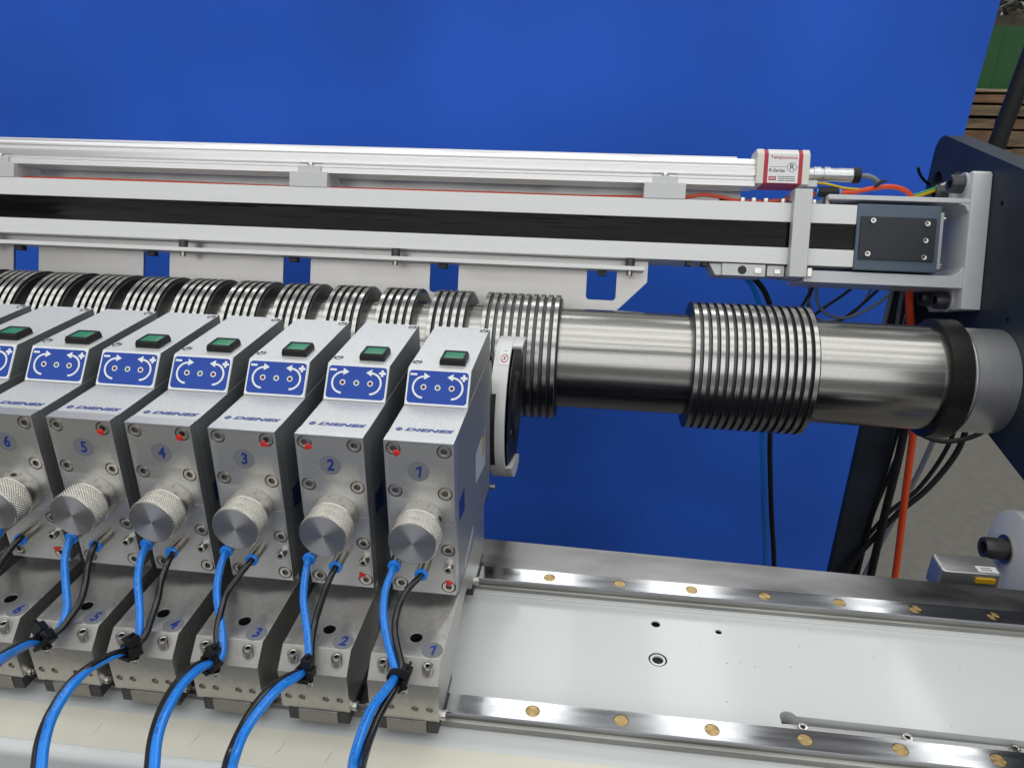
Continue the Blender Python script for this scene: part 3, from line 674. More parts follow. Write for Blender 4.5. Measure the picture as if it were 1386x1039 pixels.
# ------------------------------------------------------------------ air tubes and cable ties
TUBES = [
(1,'blue',[(-14.4, -14.7, -76.3), (-16.4, -23.5, -83.0), (-15.5, -32.4, -90.5), (-12.3, -40.9, -97.6), (-7.5, -49.0, -104.5), (-3.4, -56.0, -108.5), (-2.2, -61.5, -108.4), (-2.6, -72.8, -104.1), (-6.5, -87.8, -103.2), (-7.0, -103.4, -102.8), (-5.6, -118.8, -101.1), (-1.5, -131.5, -92.9)]),
(1,'black',[(1.5, -15.4, -78.6), (-3.7, -22.7, -82.3), (-7.3, -31.1, -89.1), (-7.6, -39.1, -95.7), (-4.7, -46.4, -100.6), (-0.3, -54.4, -107.5), (0.6, -60.8, -110.0), (-0.7, -73.1, -107.9), (-2.9, -87.9, -106.9), (-3.1, -103.1, -105.5), (-1.5, -117.6, -101.9), (1.9, -130.4, -93.7)]),
(2,'blue',[(-64.7, -14.6, -76.3), (-64.0, -22.5, -81.5), (-62.1, -31.3, -89.1), (-58.0, -39.8, -96.5), (-54.2, -48.2, -103.6), (-51.8, -56.1, -109.4), (-52.5, -62.3, -110.2), (-52.7, -71.0, -105.6), (-56.3, -82.0, -101.9), (-60.4, -95.6, -102.4), (-62.7, -109.8, -103.8), (-60.9, -123.4, -104.1), (-56.0, -134.2, -98.2)]),
(2,'black',[(-48.4, -15.1, -78.1), (-50.1, -22.0, -81.9), (-52.0, -30.8, -89.9), (-53.3, -39.5, -97.7), (-52.7, -47.6, -104.0), (-50.9, -55.4, -109.9), (-52.3, -61.2, -110.5), (-54.8, -69.9, -105.2), (-60.0, -81.2, -101.7), (-64.0, -94.8, -102.3), (-65.2, -109.0, -103.8), (-63.9, -122.7, -104.1), (-59.4, -133.9, -99.1)]),
(3,'blue',[(-115.4, -14.6, -76.2), (-115.4, -22.8, -82.1), (-113.4, -31.7, -89.9), (-108.3, -40.7, -98.6), (-104.0, -48.6, -104.7), (-101.5, -56.6, -110.7), (-104.0, -62.5, -110.6), (-104.7, -73.0, -104.5), (-106.0, -87.0, -102.0), (-105.0, -102.8, -102.3), (-100.6, -118.6, -102.2), (-92.9, -134.9, -103.3)]),
(3,'black',[(-99.1, -15.0, -78.0), (-102.2, -21.9, -81.4), (-107.3, -30.7, -88.6), (-108.1, -38.9, -95.5), (-107.4, -47.6, -103.0), (-104.4, -54.9, -108.1), (-105.8, -61.3, -109.8), (-107.6, -72.1, -104.3), (-109.3, -86.2, -101.8), (-108.2, -102.0, -102.2), (-103.7, -118.2, -103.1), (-96.0, -134.6, -104.2)]),
(4,'blue',[(-164.4, -14.1, -75.4), (-164.0, -21.4, -79.1), (-161.7, -30.4, -87.2), (-157.1, -38.9, -94.9), (-153.1, -47.0, -101.3), (-150.9, -55.1, -107.5), (-152.9, -61.3, -108.1), (-155.9, -70.8, -104.7), (-159.6, -82.4, -102.1), (-161.0, -95.5, -102.2), (-160.3, -110.0, -105.1), (-154.9, -123.9, -106.9), (-146.7, -137.7, -108.5)]),
(4,'black',[(-147.7, -15.1, -78.4), (-147.4, -20.6, -79.5), (-148.0, -28.4, -85.7), (-147.1, -37.0, -93.9), (-147.2, -45.4, -100.5), (-147.4, -53.1, -105.8), (-151.2, -60.1, -108.3), (-155.4, -69.5, -104.4), (-159.2, -80.9, -101.3), (-162.8, -94.5, -102.0), (-163.1, -109.6, -106.0), (-158.4, -123.6, -107.8), (-150.3, -137.4, -109.4)]),
(5,'blue',[(-212.7, -14.2, -75.5), (-211.4, -22.9, -82.8), (-206.3, -32.6, -93.2), (-201.4, -41.2, -101.1), (-199.7, -49.1, -106.5), (-201.1, -56.0, -109.0), (-204.4, -61.4, -107.5), (-201.2, -74.1, -99.1), (-195.7, -88.8, -90.5), (-187.8, -103.7, -80.7), (-180.5, -120.3, -72.7)]),
(5,'black',[(-196.8, -14.5, -76.8), (-196.9, -22.9, -84.4), (-195.0, -31.5, -92.9), (-194.4, -39.1, -99.0), (-196.1, -46.7, -103.5), (-198.2, -53.8, -106.7), (-203.4, -60.0, -107.1), (-202.0, -72.9, -98.8), (-197.6, -87.7, -90.0), (-190.6, -103.1, -81.0), (-182.4, -118.9, -71.7)]),
(6,'blue',[(-258.5, -13.0, -73.6), (-257.5, -20.3, -77.5), (-255.4, -28.8, -84.4), (-250.5, -37.7, -93.0), (-252.2, -49.0, -105.3), (-259.9, -59.1, -113.5)]),
(6,'black',[(-244.8, -14.1, -76.3), (-247.4, -21.4, -80.5), (-249.8, -29.4, -86.5), (-252.2, -39.4, -97.2), (-256.8, -49.9, -107.7), (-264.6, -59.9, -116.0)]),
]

PL = {1: 'slitting head marked 1, beside the white guard wheel', 2: 'slitting head marked 2, next to the right-end head', 3: 'slitting head marked 3, third from the white guard wheel', 4: 'slitting head marked 4, fourth from the white guard wheel', 5: 'slitting head marked 5, leftmost whose whole knob shows', 6: 'slitting head marked 6, cut by the left edge'}
for k, c, pts in TUBES:
    r0, r1 = (2.05, 2.55) if c == 'blue' else (1.8, 2.15)
    x = HX[k] + (-14.4 if c == 'blue' else 1.8)
    P = catmull([(x, -9 if c == 'blue' else -11, -76.2 if c == 'blue' else -79.0)] + pts, 7)
    add = [(0, -16, -4), (2, -30, -34), (4, -36, -110), (6, -38, -300)] if k < 5 else [(-16, -22, -8), (-26, -34, -50), (-30, -40, -130), (-32, -44, -320)]
    n = len(P); rr = [r0 + (r1 - r0) * i / (n - 1) for i in range(n)]
    tail = catmull([P[-2]] + [P[-1] + Vector(a) for a in [(0, 0, 0)] + add], 7)[8:]      # on down over the front edge of the bed
    P += tail; rr += [r1] * len(tail); n = len(P) - len(tail)
    m = MB(); m.tube(P, rr, 'tube_blue' if c == 'blue' else 'tube_black', 14)
    o = m.build('air_tube', smooth=60)
    tag(rebase(o, P[0]), '%s air tube of the %s' % ('bright blue' if c == 'blue' else 'glossy black', PL[k]), 'air tube', c + ' air tubes')
    if c == 'blue' and k < 6:                      # printed legend along the tube: a run of small dark marks
        m = MB(); rnd = random.Random(k)
        for i in range(8, n - 8):
            p, q = P[i], P[i + 1]; tdir = (q - p).normalized(); view = (Vector((90, -348, 191)) - p).normalized()
            sd = tdir.cross(Vector((0, -.6, .8))).normalized(); up = sd.cross(tdir).normalized()
            if up.dot(Vector((0, -.6, .8))) < 0: up = -up
            for j in range(5):
                if rnd.random() < .28: continue
                f0 = j / 5; f1 = f0 + .12; a = p.lerp(q, f0); b = p.lerp(q, f1); rr_ = rr[i] + .03
                w0, w1 = .30, .75 + rnd.uniform(-.1, .1)
                def sp(c_, an): return c_ + up * (rr_ * math.cos(an)) + sd * (rr_ * math.sin(an))
                m.add([sp(a, w0 - .55), sp(b, w0 - .55), sp(b, w1 - .55), sp(a, w1 - .55)], [(0, 1, 2, 3)], 'blue_print')
        m.build('tube_print', o).location = -o.location
TL = {1: 'black cable tie round the tubes of the right-end head marked 1', 2: 'black cable tie between those of the heads marked 1 and 3', 3: 'black cable tie on the middle base block marked 3', 4: 'black cable tie fourth from the right end of the row', 5: 'leftmost black cable tie, on the base block marked 5'}
TD = {(k, c): p for k, c, p in TUBES}
for k in range(1, 6):
    a, b = TD[(k, 'blue')], TD[(k, 'black')]
    i = 6 if k != 4 else 6
    A, B = Vector(a[i]), Vector(b[i]); ctr = (A + B) / 2
    d = (Vector(a[i + 1]) - Vector(a[i - 1])).normalized()
    t = thing('cable_tie', TL[k], 'cable tie', tuple(ctr), 'cable ties on the base blocks')
    sdir = (A - B); sdir = (sdir - d * sdir.dot(d)); half = sdir.length / 2
    sdir = sdir.normalized() if sdir.length > .3 else d.cross(Vector((0, 0, 1))).normalized()
    up = d.cross(sdir).normalized()
    if up.z < 0: up = -up
    m = MB(); n = 28; vs = []
    for i_ in range(n):
        an = 2 * math.pi * i_ / n; e = (half + 2.9) * math.cos(an) * sdir + 2.8 * math.sin(an) * up
        e2 = (half + 4.3) * math.cos(an) * sdir + 4.2 * math.sin(an) * up
        for e_ in (e, e2):
            for w in (-2.1, 2.1): vs.append(tuple(ctr + e_ + d * w))
    fs = []
    for i_ in range(n):
        o0, o1 = 4 * i_, 4 * ((i_ + 1) % n)
        for p_, q_ in ((0, 1), (1, 3), (3, 2), (2, 0)): fs.append((o0 + p_, o0 + q_, o1 + q_, o1 + p_))
    m.add(vs, fs, 'black_plastic'); m.build('band', t, smooth=50)
    m = MB(); m.box(-3.2, 3.2, -2.8, 2.8, 0, 5.4, 'black_plastic'); m.box(-2.0, 2.0, -.7, .7, 5.4, 8.4 if k % 2 else 7, 'black_plastic')
    hm = frame(ctr + up * 3.2 - sdir * (1.5), d, d.cross(up) * -1)
    m.build('tie_head', t, mat=frame(ctr + up * 2.9 - sdir * 2.2, d, up.cross(d)), bevel=.4)
    m = MB(); m.box(-5.0, 5.0, -4.6, 4.6, -4.6, -2.4, 'black_plastic'); m.box(-3.6, 3.6, 2.8, 5.8, -3, 2.4, 'black_plastic')
    m.build('tie_mount', t, mat=frame(ctr, d, up.cross(d)), bevel=.5)
    m = MB(); q = frame(ctr + Vector((0, -1.5, -6.8)), (1, 0, 0), (0, 1, 0)); m.hexscrew((3.2, 0, 0), 'z', 1, 2.6, 2.2, 'screw', 'socket'); m.build('mount_screw', t, mat=q)

# ------------------------------------------------------------------ counter roll with its knife rings
CYL, CZL, CR, RR = 340.0, -79.8, 49.4, 62.0
t = thing('counter_roll', 'long polished steel roll carrying groups of black grooved knife rings', 'steel roll', (0, CYL, CZL - RR))
m = MB(); m.lathe([(-720, CR), (409, CR)], (0, CYL, CZL), 'x', 'shaft', 160); m.build('shaft', t)
m = MB(); m.lathe([(427.5, 47.4), (433.6, 47.4), (434, 49.2), (469.6, 49.2)], (0, CYL, CZL), 'x', 'hub', 128); m.build('hub', t)
m = MB(); m.lathe([(407.5, 50.5), (408, 55.2), (409, 56.4), (427, 56.4), (427.5, 55.8), (427.5, 47)], (0, CYL, CZL), 'x', 'collar_black', 128)
co = m.build('clamping_collar', t)
an = R(200); m = MB(); m.cyl((420, CYL + 55.9 * math.cos(an) * 1.0, CZL + 55.9 * -math.sin(an)), (420, CYL + 56.6 * math.cos(an), CZL + 56.6 * -math.sin(an)), 1.6, 1.6, 'groove', 14); m.build('set_screw', co)
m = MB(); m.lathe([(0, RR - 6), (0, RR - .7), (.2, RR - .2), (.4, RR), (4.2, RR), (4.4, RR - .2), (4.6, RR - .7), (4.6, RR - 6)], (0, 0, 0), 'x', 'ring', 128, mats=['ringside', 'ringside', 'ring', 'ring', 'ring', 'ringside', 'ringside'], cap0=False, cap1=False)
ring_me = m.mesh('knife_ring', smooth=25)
groups = [(185.0, 15, 7.47), (-13.0, 10, 7.5)] + [(-64.0 - 51.0 * k, 5, 7.5) for k in range(11)]
for x0, n, p in groups:
    m = MB(); L = (n - 1) * p + 4.6
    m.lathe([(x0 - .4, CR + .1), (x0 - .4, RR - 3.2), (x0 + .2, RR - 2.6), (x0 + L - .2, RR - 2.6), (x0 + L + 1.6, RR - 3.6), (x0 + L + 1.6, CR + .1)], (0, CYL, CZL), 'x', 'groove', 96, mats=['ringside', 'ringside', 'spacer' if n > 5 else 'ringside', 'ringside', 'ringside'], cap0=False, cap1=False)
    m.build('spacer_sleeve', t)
    for i in range(n):
        o = put('knife_ring', ring_me, t); o.location = o.location + Vector((x0 + i * p, CYL, CZL)) * S

# ------------------------------------------------------------------ linear drive (leaning back by 20 degrees)
TILT = Matrix.Translation((0, 441, 99.5)) @ Matrix.Rotation(R(-20), 4, 'X')
def tp(x, d, h): return tuple(TILT @ Vector((x, d, h)))
t = thing('linear_drive', 'long silver linear drive beam with a black cover band and slate end plate', 'linear drive', tp(0, 30, -98))
m = MB(); m.box(-720, 346, 0, 62, -55.6, -36.6, 'beam'); m.build('upper_profile', t, mat=TILT, bevel=.5)
m = MB(); m.box(-720, 346, 0, 62, -97.8, -81.0, 'beam'); m.build('lower_profile', t, mat=TILT, bevel=.5)
m = MB(); m.box(-720, 346, 2.2, 60, -80.9, -55.7, 'band')
bd = m.build('cover_band', t, mat=TILT)
m = MB(); m.box(346.2, 425, -1.2, 60, -100.2, -35.2, 'endblock'); eb = m.build('end_block', t, mat=TILT, bevel=.8)
m = MB(); m.box(426, 431, 6, 56, -96, -40, 'clamp'); m.build('end_flange', t, mat=TILT, bevel=.6)
m = MB(); m.box(349.6, 420.6, -3.0, -1.25, -89.6, -47.6, 'coverplate'); cp = m.build('cover_plate', t, mat=TILT, bevel=.25)
for x, z in ((360.5, -51.8), (411.5, -53.2), (411.0, -69.6), (357.5, -84.5), (410.8, -86.0)):
    m = MB(); m.hexscrew((x, -3.0, z), 'y', -1, 2.7, 1.9, 'screw', 'socket', hexr=1.2, depth=1.0); m.build('screw', cp, mat=TILT, smooth=50)
for z in (-46, -92):
    m = MB(); m.cyl((425, 10, z), (433, 10, z), 3, 3, 'screw', 16); m.build('end_screw', eb, mat=TILT)
m = MB(); m.box(282.5, 299.6, -10, -.2, -110.6, -24.2, 'clamp'); m.box(282.5, 299.6, -.2, 40, -34.0, -24.2, 'clamp'); m.box(282.5, 299.6, -.2, 40, -110.6, -99.8, 'clamp'); m.build('clamp_bar', t, mat=TILT, bevel=.6)
m = MB(); m.box(219, 262, 1, 40, -111, -99, 'clamp'); m.prism([(206, -99), (219, -99), (219, -111), (213, -111)], 4, 40, 'clamp', 'y'); lb = m.build('lower_clamp_block', t, mat=TILT, bevel=.5)
m = MB(); m.cyl((239, .9, -105), (239, 1.6, -105), 4.4, 4.4, 'groove', 20); m.build('clamp_bore', lb, mat=TILT)  # flat dark disc painted as the shade of a hole
m = MB(); m.box(251, 258, -.2, 1, -108, -102.5, 'screw'); m.build('clamp_screw', lb, mat=TILT, bevel=.3)
m = MB(); m.box(264, 281, 3, 34, -110, -99, 'clamp'); m.build('lower_clamp_block', t, mat=TILT, bevel=.5)
m = MB(); m.box(271, 277, 1.5, 3, -107.5, -103, 'screw'); m.box(302.5, 307, -1, 4, -109, -100.5, 'screw'); m.build('clamp_screw', t, mat=TILT, bevel=.3)
for x in (236, 247, 259, 276, 306):
    m = MB(); m.hexscrew((x, 9, -36.4), 'z', 1, 3.2, 5, 'screw', 'socket'); m.build('top_screw', t, mat=TILT)
m = MB(); m.cyl((219, 20, -36), (219, 20, -29), 4.6, 4.6, 'black_screw', 18); m.build('top_knob', t, mat=TILT)
for x in (186, 202):
    m = MB(); m.box(x - 2.5, x + 2.5, 3, 20, -102, -97.9, 'dark_cap'); m.build('sensor_stub', t, mat=TILT)

# sheet behind the beam, with cut-outs, and its front angle strip
t = thing('slotted_plate', 'bare sheet metal plate with square cut-outs hanging under the linear drive', 'metal plate', tp(0, 72, -150))
def tframe(d): return TILT @ frame((0, d, 0), (1, 0, 0), (0, 0, 1))
cuts = [98.2, -71.6, -237.6, -402.5, -562.0, -722]
lo_l = [[(-780, -168), (100, -168), (117, -150.3), (146, -120.4), (146, -98.4), (-780, -98.4)]] + [rrect(c - 15.7, c + 15.7, -141, -104.5, 4) for c in cuts if c > -740]
put('plate', plate_mesh('plate', lo_l, 4, 'sheet', .3, tframe(20)), t)
m = MB(); m.box(-780, 141, -6, 19.9, -110.8, -106.6, 'beam'); m.build('angle_strip', t, mat=TILT, bevel=.4)
for i, x in enumerate((126.2, -121.3, -360.3, -600)):
    m = MB(); m.cyl((x, 2, -106.5), (x, 2, -98.6), 4.8, 4.8, 'black_screw', 20); m.cyl((x, 2, -115.5), (x, 2, -110.9), 3.0, 3.0, 'nickel', 16); m.build('strip_bolt', t, mat=TILT)
for c in cuts:
    m = MB(); m.box(c - 4.6, c + 4.6, 8, 16, -116, -110.9, 'dark_cap'); m.build('square_nut', t, mat=TILT, bevel=.3)
# mounting sheet above, behind the sensor profile
m = MB(); m.box(-780, 240, 44, 47, -36.5, -6, 'sheet'); m.build('back_sheet', t, mat=TILT)

# ------------------------------------------------------------------ position sensor
t = thing('position_sensor', 'slim aluminium position sensor with red and white labelled head above the beam', 'sensor', tp(0, 20, -26))
pr = [(4, -20.5), (4, -15), (6, -13.6), (6, -11.2), (3, -10), (3, -3.5), (5.5, -2.2), (5.5, 0.2), (4, 1.4), (5.5, 5.5), (8.5, 7.6), (12, 8.2), (28, 8.2), (31, 5), (31, -20.5)]
m = MB(); m.prism(pr, -760, 246, 'profile'); m.build('profile_rod', t, mat=TILT, bevel=.25)
m = MB(); m.box(-760, 228, 12, 29, 8.3, 10.2, 'profile'); m.build('profile_cap', t, mat=TILT)
hp = [(1, -18), (1, 11.5), (6.5, 17.4), (30, 17.4), (35, 12), (35, -18)]
m = MB(); m.prism(hp, 246, 253, 'ivory'); m.build('head_end_cap', t, mat=TILT, bevel=.5); m = MB(); m.prism(hp, 290.5, 297.5, 'ivory'); m.build('head_end_cap', t, mat=TILT, bevel=.5)
hq = [(y + (.5 if y < 20 else -.5), z - (.4 if z > 0 else -.4)) for y, z in hp]
m = MB(); m.prism(hq, 253, 290.5, 'red_print'); m.build('head_sleeve', t, mat=TILT, bevel=.3)
m = MB(); m.box(257, 286.5, 1.1, 1.45, -17, 11.2, 'white_label')
m.add([(257, 1.45, 11.2), (286.5, 1.45, 11.2), (286.5, 6.6, 16.95), (257, 6.6, 16.95), (257, 1.3, 11.4), (286.5, 1.3, 11.4), (286.5, 6.4, 17.1), (257, 6.4, 17.1)], [(4, 5, 6, 7)], 'white_label')
lab = m.build('head_label', t, mat=TILT)
fx = TILT @ frame((272, 1.05, 0), (1, 0, 0), (0, 0, 1))
def lab_text(name, body, size, mt, x, z, **kw):
    put(name, text_mesh(body, size, mt, mat=TILT @ frame((x, 1.05, z), (1, 0, 0), (0, 0, 1)), **kw), lab)
lab_text('label_text', 'Temposonics', 4.5, 'red_print', 272, 8.2, bold=.10, space=1.08)
lab_text('label_text', 'R-Series', 4.7, 'dark_print', 265.6, -4.8, shear=.15, bold=.08)
lab_text('label_text', 'R', 8.0, 'dark_print', 280.2, -1.2, bold=.08)
m = MB(); m.lathe([(0, 4.2), (0, 4.6), (-.05, 4.6), (-.05, 4.2)], (280, 1.0, -1.2), 'y', 'dark_print', 32, cap0=False, cap1=False); m.box(258.5, 275.4, .98, 1.06, -1.3, -1.0, 'dark_print'); m.box(284.6, 286.4, .98, 1.06, -1.3, -1.0, 'dark_print'); m.build('label_mark', lab, mat=TILT)
m = MB(); m.box(258.2, 265.4, .98, 1.06, -14.6, -10.6, 'red_print'); m.build('label_badge', lab, mat=TILT)
put('badge_text', text_mesh('MTS', 2.8, 'white_label', bold=.06, mat=TILT @ frame((261.8, .94, -12.7), (1, 0, 0), (0, 0, 1))), lab)
m = MB()
for j, z in enumerate((-10.6, -12.6, -14.6)):
    x = 267.5; rnd = random.Random(j)
    while x < 283.5:
        w = rnd.uniform(.8, 2.2); m.box(x, x + w, .98, 1.06, z - .45, z + .35, 'dark_print'); x += w + .5
m.build('label_small_print', lab, mat=TILT)
m = MB(); m.lathe([(297.5, 6.5), (305, 6.5), (305, 7.6), (312, 7.6), (312, 6.2), (315, 6.2), (315, 7.6), (321, 7.6), (321, 6.6), (329, 6.6), (329, 6.9), (343, 6.9), (343, 8.0), (350, 8.0), (351, 6.5)], (0, 17, -4), 'x', 'hub', 28, mats=['hub'] * 12 + ['black_plastic'] * 2)
cn = m.build('connector', t, mat=TILT)
m = MB(); m.box(297.5, 307, 5, 20, -19, -12.5, 'clamp'); m.build('earth_terminal', t, mat=TILT, bevel=.4)
for i, x in enumerate((156.5, -220, -582)):
    m = MB(); m.box(x - 21, x + 21, -.5, 40, -36.5, -20.4, 'clamp'); m.box(x - 12.5, x + 12.5, 1.5, 10, -20.4, -13.4, 'clamp'); fc = m.build('foot_clamp', t, mat=TILT, bevel=.5)
    m = MB(); m.hexscrew((x, 5.8, -13.4), 'z', 1, 3.3, 4.2, 'screw', 'socket'); m.build('clamp_screw', fc, mat=TILT)
    m = MB(); m.prism([(40, -36), (40, -24), (70, -30), (70, -36)], x - 10, x + 24, 'clamp'); m.build('clamp_tail', fc, mat=TILT)

# ------------------------------------------------------------------ white end bracket
t = thing('end_bracket', 'white painted steel bracket bolting the linear drive to the navy side plate', 'bracket', tp(455, 40, -134))
fl_ = [(0, -134.5), (0, -2), (3, .5), (72, .5), (78, -8), (78, -128), (70, -134.5)]
m = MB(); m.prism(fl_, 451.8, 469.8, 'white_paint'); m.build('flange', t, mat=TILT, bevel=1.2, segs=3)
m = MB(); m.box(318, 451.9, 2, 66, -31, -26.2, 'white_paint'); m.prism([(451.9, -31), (441, -31), (448, -33.5), (451.9, -40)], 2.5, 65.5, 'white_paint', 'y'); m.build('upper_arm', t, mat=TILT, bevel=.7)
m = MB(); m.box(300, 451.9, 2, 66, -114, -102.2, 'white_paint'); m.prism([(451.9, -102.4), (441, -102.4), (448, -98), (451.9, -92)], 2.5, 65.5, 'white_paint', 'y'); m.build('lower_arm', t, mat=TILT, bevel=.7)
for d, hh in ((17.5, -9.5), (52, -12.5), (28, -124.5), (62, -120)):
    m = MB(); m.lathe([(0, 11.5), (-2, 11.5)], (451.8, d, hh), 'x', 'clamp', 32); w = m.build('washer', t, mat=TILT)
    m = MB(); m.hexscrew((449.8, d, hh), 'x', -1, 9.0, 12, 'black_screw', 'groove', hexr=5, depth=7, seg=36); m.build('bolt', t, mat=TILT)

# ------------------------------------------------------------------ hoses and cables
def hose(name, label, cat, pts, r, mt, group=None, seg=12, n=8):
    m = MB(); P = catmull(pts, n); m.tube(P, r, mt, seg); o = m.build(name, smooth=60)
    return tag(rebase(o, P[0]), label, cat, group)
hose('orange_hose', 'thin orange hose lying along the top of the linear drive', 'hose',
     [tp(x, 14 + 2 * math.sin(x / 60), -34.4 + .4 * math.sin(x / 90)) for x in range(-720, 130, 50)] + [tp(135, 14, -33), tp(178, 12, -32), tp(196, 12, -29), tp(214, 12, -30.6), tp(232, 11, -34), tp(262, 12, -33.5), tp(300, 12, -28), tp(309, 12, -23)], 2.0, 'tube_orange_dark')
hose('orange_hose', 'orange hose arching from the black tee fitting over the bracket arm', 'hose',
     [tp(329, 12, -22.5), tp(345, 14, -21), tp(365, 18, -16), tp(385, 24, -12.5), tp(402, 30, -15), tp(411, 34, -23), tp(414, 36, -34)], 2.5, 'tube_orange')
t = thing('tee_fitting', 'small black tee fitting between two orange hoses beside the clamp bar', 'fitting', tp(320, 12, -28))
m = MB(); m.lathe([(309.5, 4.2), (310, 4.9), (329.5, 4.9), (330, 4.2)], (0, 12, -22.5), 'x', 'black_plastic', 22); m.lathe([(308, 4.4), (309.5, 4.4)], (0, 12, -22.5), 'x', 'tube_blue', 20); m.lathe([(330, 4.4), (331.6, 4.4)], (0, 12, -22.5), 'x', 'tube_blue', 20); m.build('tee_body', t, mat=TILT)
m = MB(); m.cyl((320, 12, -36.5), (320, 12, -26), 4, 3.6, 'nickel', 18); m.build('tee_stem', t, mat=TILT)
hose('earth_cable', 'yellow and green earth cable rising to a lug at the top of the side plate', 'cable',
     [tp(384, 40, -32), tp(398, 42, -24), tp(420, 46, -16), tp(440, 50, -8), tp(446, 52, -5)], 2.5, 'tube_yellow')
hose('green_strand', 'green stripe strand lying on the yellow earth cable', 'cable',
     [tp(398, 40.2, -22.2), tp(420, 44.2, -14.2), tp(440, 48.2, -6.2), tp(446, 50.2, -3.2)], 1.1, 'tube_green')
t = thing('cable_lug', 'bright metal ring lug at the end of the earth cable', 'cable lug', tp(458, 55, 2))
m = MB(); m.cyl(tp(444, 51, -5.5), tp(453, 54, -.5), 3.2, 2.6, 'screw', 14); m.build('barrel', t)
m = MB(); q = frame(tp(462, 57, 6), Vector(tp(462, 57, 6)) - Vector(tp(452, 54, 0)), (0, .5, .8)); m.lathe([(-.6, 3.2), (-.6, 6), (.6, 6), (.6, 3.2), (-.6, 3.2)], (0, 0, 0), 'z', 'screw', 24, cap0=False, cap1=False); m.build('ring', t, mat=q)
hose('sensor_cable', 'short grey cable curving out of the sensor plug', 'cable', [tp(350, 17, -4), tp(360, 17, -4.5), tp(368, 18, -8), tp(370, 19, -13), tp(366, 21, -17)], 2.6, 'tube_grey')
hose('earth_wire', 'thin yellow wire running under the sensor plug', 'wire', [tp(300, 10, -13), tp(318, 10, -15), tp(335, 11, -18), tp(350, 13, -18.5)], 1.3, 'tube_yellow')
hose('green_wire', 'thin green wire dropping beside the sensor plug', 'wire', [tp(326, 12, -15.5), tp(322, 13, -19), tp(316, 14, -22)], 1.1, 'tube_green')
hose('tie_tail', 'black cable tie tail sticking out against the backdrop near the plate corner', 'cable tie', [(446, 560, 88), (452, 566, 80), (462, 575, 72), (472, 580, 66)], 1.6, 'black_plastic')
hose('tie_end', 'small black tie clipped round the grey sensor cable', 'cable tie', [tp(366, 14, -15), tp(371, 14, -10.5), tp(376, 15, -8.5)], 1.5, 'black_plastic')
hose('cable_loop', 'dark cable arching through the hole at the plate corner', 'cable', [(452, 540, 40), (468, 556, 62), (482, 562, 72), (500, 560, 66), (520, 556, 40)], 4, 'tube_dark')

hose('air_hose', 'thick black hose curving down from the beam behind the ring group', 'hose', [(248, 462, -8), (262, 478, -22), (283, 484, -44), (298, 482, -80), (306, 480, -130), (314, 480, -220), (330, 478, -320), (348, 476, -420), (352, 474, -520)], 3.1, 'tube_dark')
hose('air_hose', 'blue hose hanging beside the black hose below the roll', 'hose', [(240, 472, -4), (254, 488, -22), (274, 492, -46), (290, 490, -90), (300, 488, -150), (306, 486, -222), (322, 484, -320), (338, 482, -420), (342, 480, -520)], 3.2, 'tube_blue')
hose('orange_hose', 'orange hose dropping vertically past the navy column', 'hose', [(424, 462, 10), (427, 464, -24), (440, 468, -70), (462, 470, -140), (472, 470, -200), (482, 470, -290), (494, 470, -392), (505, 470, -520)], 4.2, 'tube_orange')
for i, (pts, lab_, mt) in enumerate([
    ([(336, 478, -22), (330, 480, -42), (322, 480, -62), (306, 480, -86)], 'dark wire dropping from the beam just right of the ring group', 'tube_dark'),
    ([(334, 470, -20), (336, 472, -44), (350, 474, -62), (372, 474, -66), (396, 472, -52), (412, 470, -34), (418, 470, -20)], 'grey cable hanging in a loop under the bracket arm', 'tube_grey'),
    ([(394, 490, -18), (372, 490, -42), (350, 490, -62), (330, 490, -82), (316, 490, -96)], 'dark wire slanting down left behind the grey cable loop', 'tube_dark'),
    ([(414, 482, -18), (400, 482, -38), (384, 482, -58), (368, 482, -74), (350, 482, -96)], 'dark wire slanting down through the grey cable loop', 'tube_dark')]):
    hose('signal_cable', lab_, 'cable', pts, 1.7, mt)
for pts, lab_, mt, r_ in [
    ([(404, 500, -18), (398, 500, -52), (380, 500, -74), (352, 500, -78), (338, 498, -60), (330, 496, -20)], 'second looser grey cable loop behind the first under the bracket arm', 'tube_grey', 1.5),
    ([(346, 505, -18), (338, 505, -60), (344, 505, -110)], 'thin dark wire hanging behind the grey cable loops', 'tube_dark', 1.1)]:
    hose('signal_cable', lab_, 'cable', pts, r_, mt)
for pts, lab_, mt, r_ in [
    ([(486, 530, -150), (488, 530, -260), (476, 528, -350), (470, 526, -440), (470, 526, -520)], 'thin black cable close behind the orange hose, bowing left low down', 'tube_dark', 2.4),
    ([(500, 540, -150), (497, 540, -240), (478, 538, -330), (452, 536, -420), (440, 536, -520)], 'grey cable slanting from the orange hose to the column foot', 'tube_grey', 2.2)]:
    hose('loose_cable', lab_, 'cable', pts, r_, mt)
t = thing('cable_bundle', 'bundle of grey cables hanging along the navy column edge', 'cables', (428, 500, -300))
for i in range(5):
    m = MB(); x = 423 + i * 5.5; m.tube(catmull([(x, 500 - i, 20), (x + 1, 498, -40), (x + 4 * math.sin(i), 496, -90), (x + 6, 500, -130)], 6), 2.5, 'tube_grey' if i % 2 == 0 else 'tube_dark', 10); m.build('cable', t)
hose('loose_cable', 'black cable sagging in a loop under the roll hub', 'cable', [(466, 500, -150), (474, 500, -196), (492, 498, -214), (520, 496, -222), (548, 494, -214), (566, 492, -196), (580, 490, -160)], 3.0, 'tube_dark')
hose('loose_cable', 'dark cable running down left across the concrete behind the orange hose', 'cable', [(556, 520, -160), (556, 520, -206), (552, 520, -250), (530, 518, -300), (500, 515, -340), (470, 512, -392), (446, 510, -450), (430, 508, -520)], 3.6, 'tube_dark')
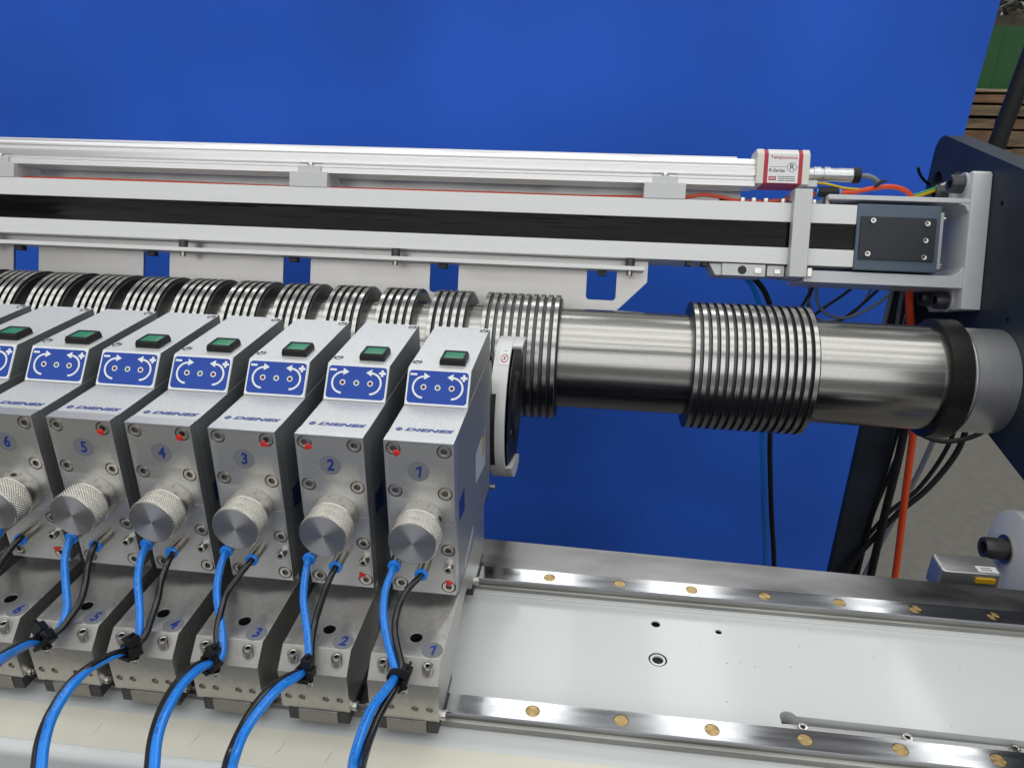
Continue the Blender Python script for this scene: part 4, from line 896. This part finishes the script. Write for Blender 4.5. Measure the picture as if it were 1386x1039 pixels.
hose('loose_cable', 'grey flat cable slanting down right of the orange hose', 'cable', [(552, 560, -160), (545, 560, -220), (536, 560, -290), (522, 560, -360), (505, 560, -440), (490, 560, -520)], 3.4, 'tube_grey')
hose('loose_cable', 'dark cable crossing behind the orange hose low by the ledge', 'cable', [(548, 540, -160), (552, 540, -240), (530, 538, -310), (500, 536, -350), (474, 534, -400), (452, 532, -450), (440, 530, -520)], 2.8, 'tube_dark')
hose('loose_cable', 'thick dark cable hanging straight just left of the orange hose', 'cable', [(474, 505, -150), (479, 505, -250), (480, 505, -350), (484, 505, -520)], 5.0, 'tube_dark')
hose('loose_cable', 'slim dark cable between the navy column and the thick hanging cable', 'cable', [(476, 515, -150), (474, 515, -250), (470, 515, -350), (466, 515, -520)], 2.2, 'tube_dark')

# ------------------------------------------------------------------ lower right: lug plate and small silver box
t = thing('lug_plate', 'light grey rounded lug plate with a large black bolt at the right edge', 'lug plate', (462, 216, -260))
pl = [(216 + 36 * math.cos(R(a)), -186 + 36 * math.sin(R(a))) for a in range(0, 181, 10)] + [(180, -300), (252, -300)]
m = MB(); m.prism(pl, 455, 470, 'white_paint'); m.build('plate', t, bevel=1.0, smooth=40)
m = MB(); m.lathe([(0, 12.5), (-1.5, 12.5)], (455, 222, -187), 'x', 'nickel', 32); m.build('washer', t)
m = MB(); m.hexscrew((453.5, 222, -187), 'x', -1, 9.2, 17, 'black_screw', 'groove', hexr=5.5, depth=9, seg=36); m.build('bolt', t)
t = thing('silver_box', 'small silver sensor box with white label and yellow corner behind the ledge', 'sensor box', (378, 160, -200))
m = MB(); m.prism(rrect(371, 416, 151.5, 175, 4), -188, -164, 'plate', 'z'); m.build('case', t, bevel=1.8, segs=3)
m = MB(); m.box(398, 413, 153.5, 161, -163.98, -163.85, 'white_label'); lb = m.build('label', t)
m = MB()
for j, y in enumerate((155.4, 157.8)):
    x = 401.5
    while x < 409: m.box(x, x + 1.2, y, y + 1.2, -163.83, -163.77, 'dark_print'); x += 1.9
m.build('label_print', lb)
m = MB(); m.box(396, 410, 149.8, 151.4, -172, -168, 'yellow'); m.build('yellow_corner', t)

for me in list(bpy.data.meshes):
    if me.users == 0: bpy.data.meshes.remove(me)
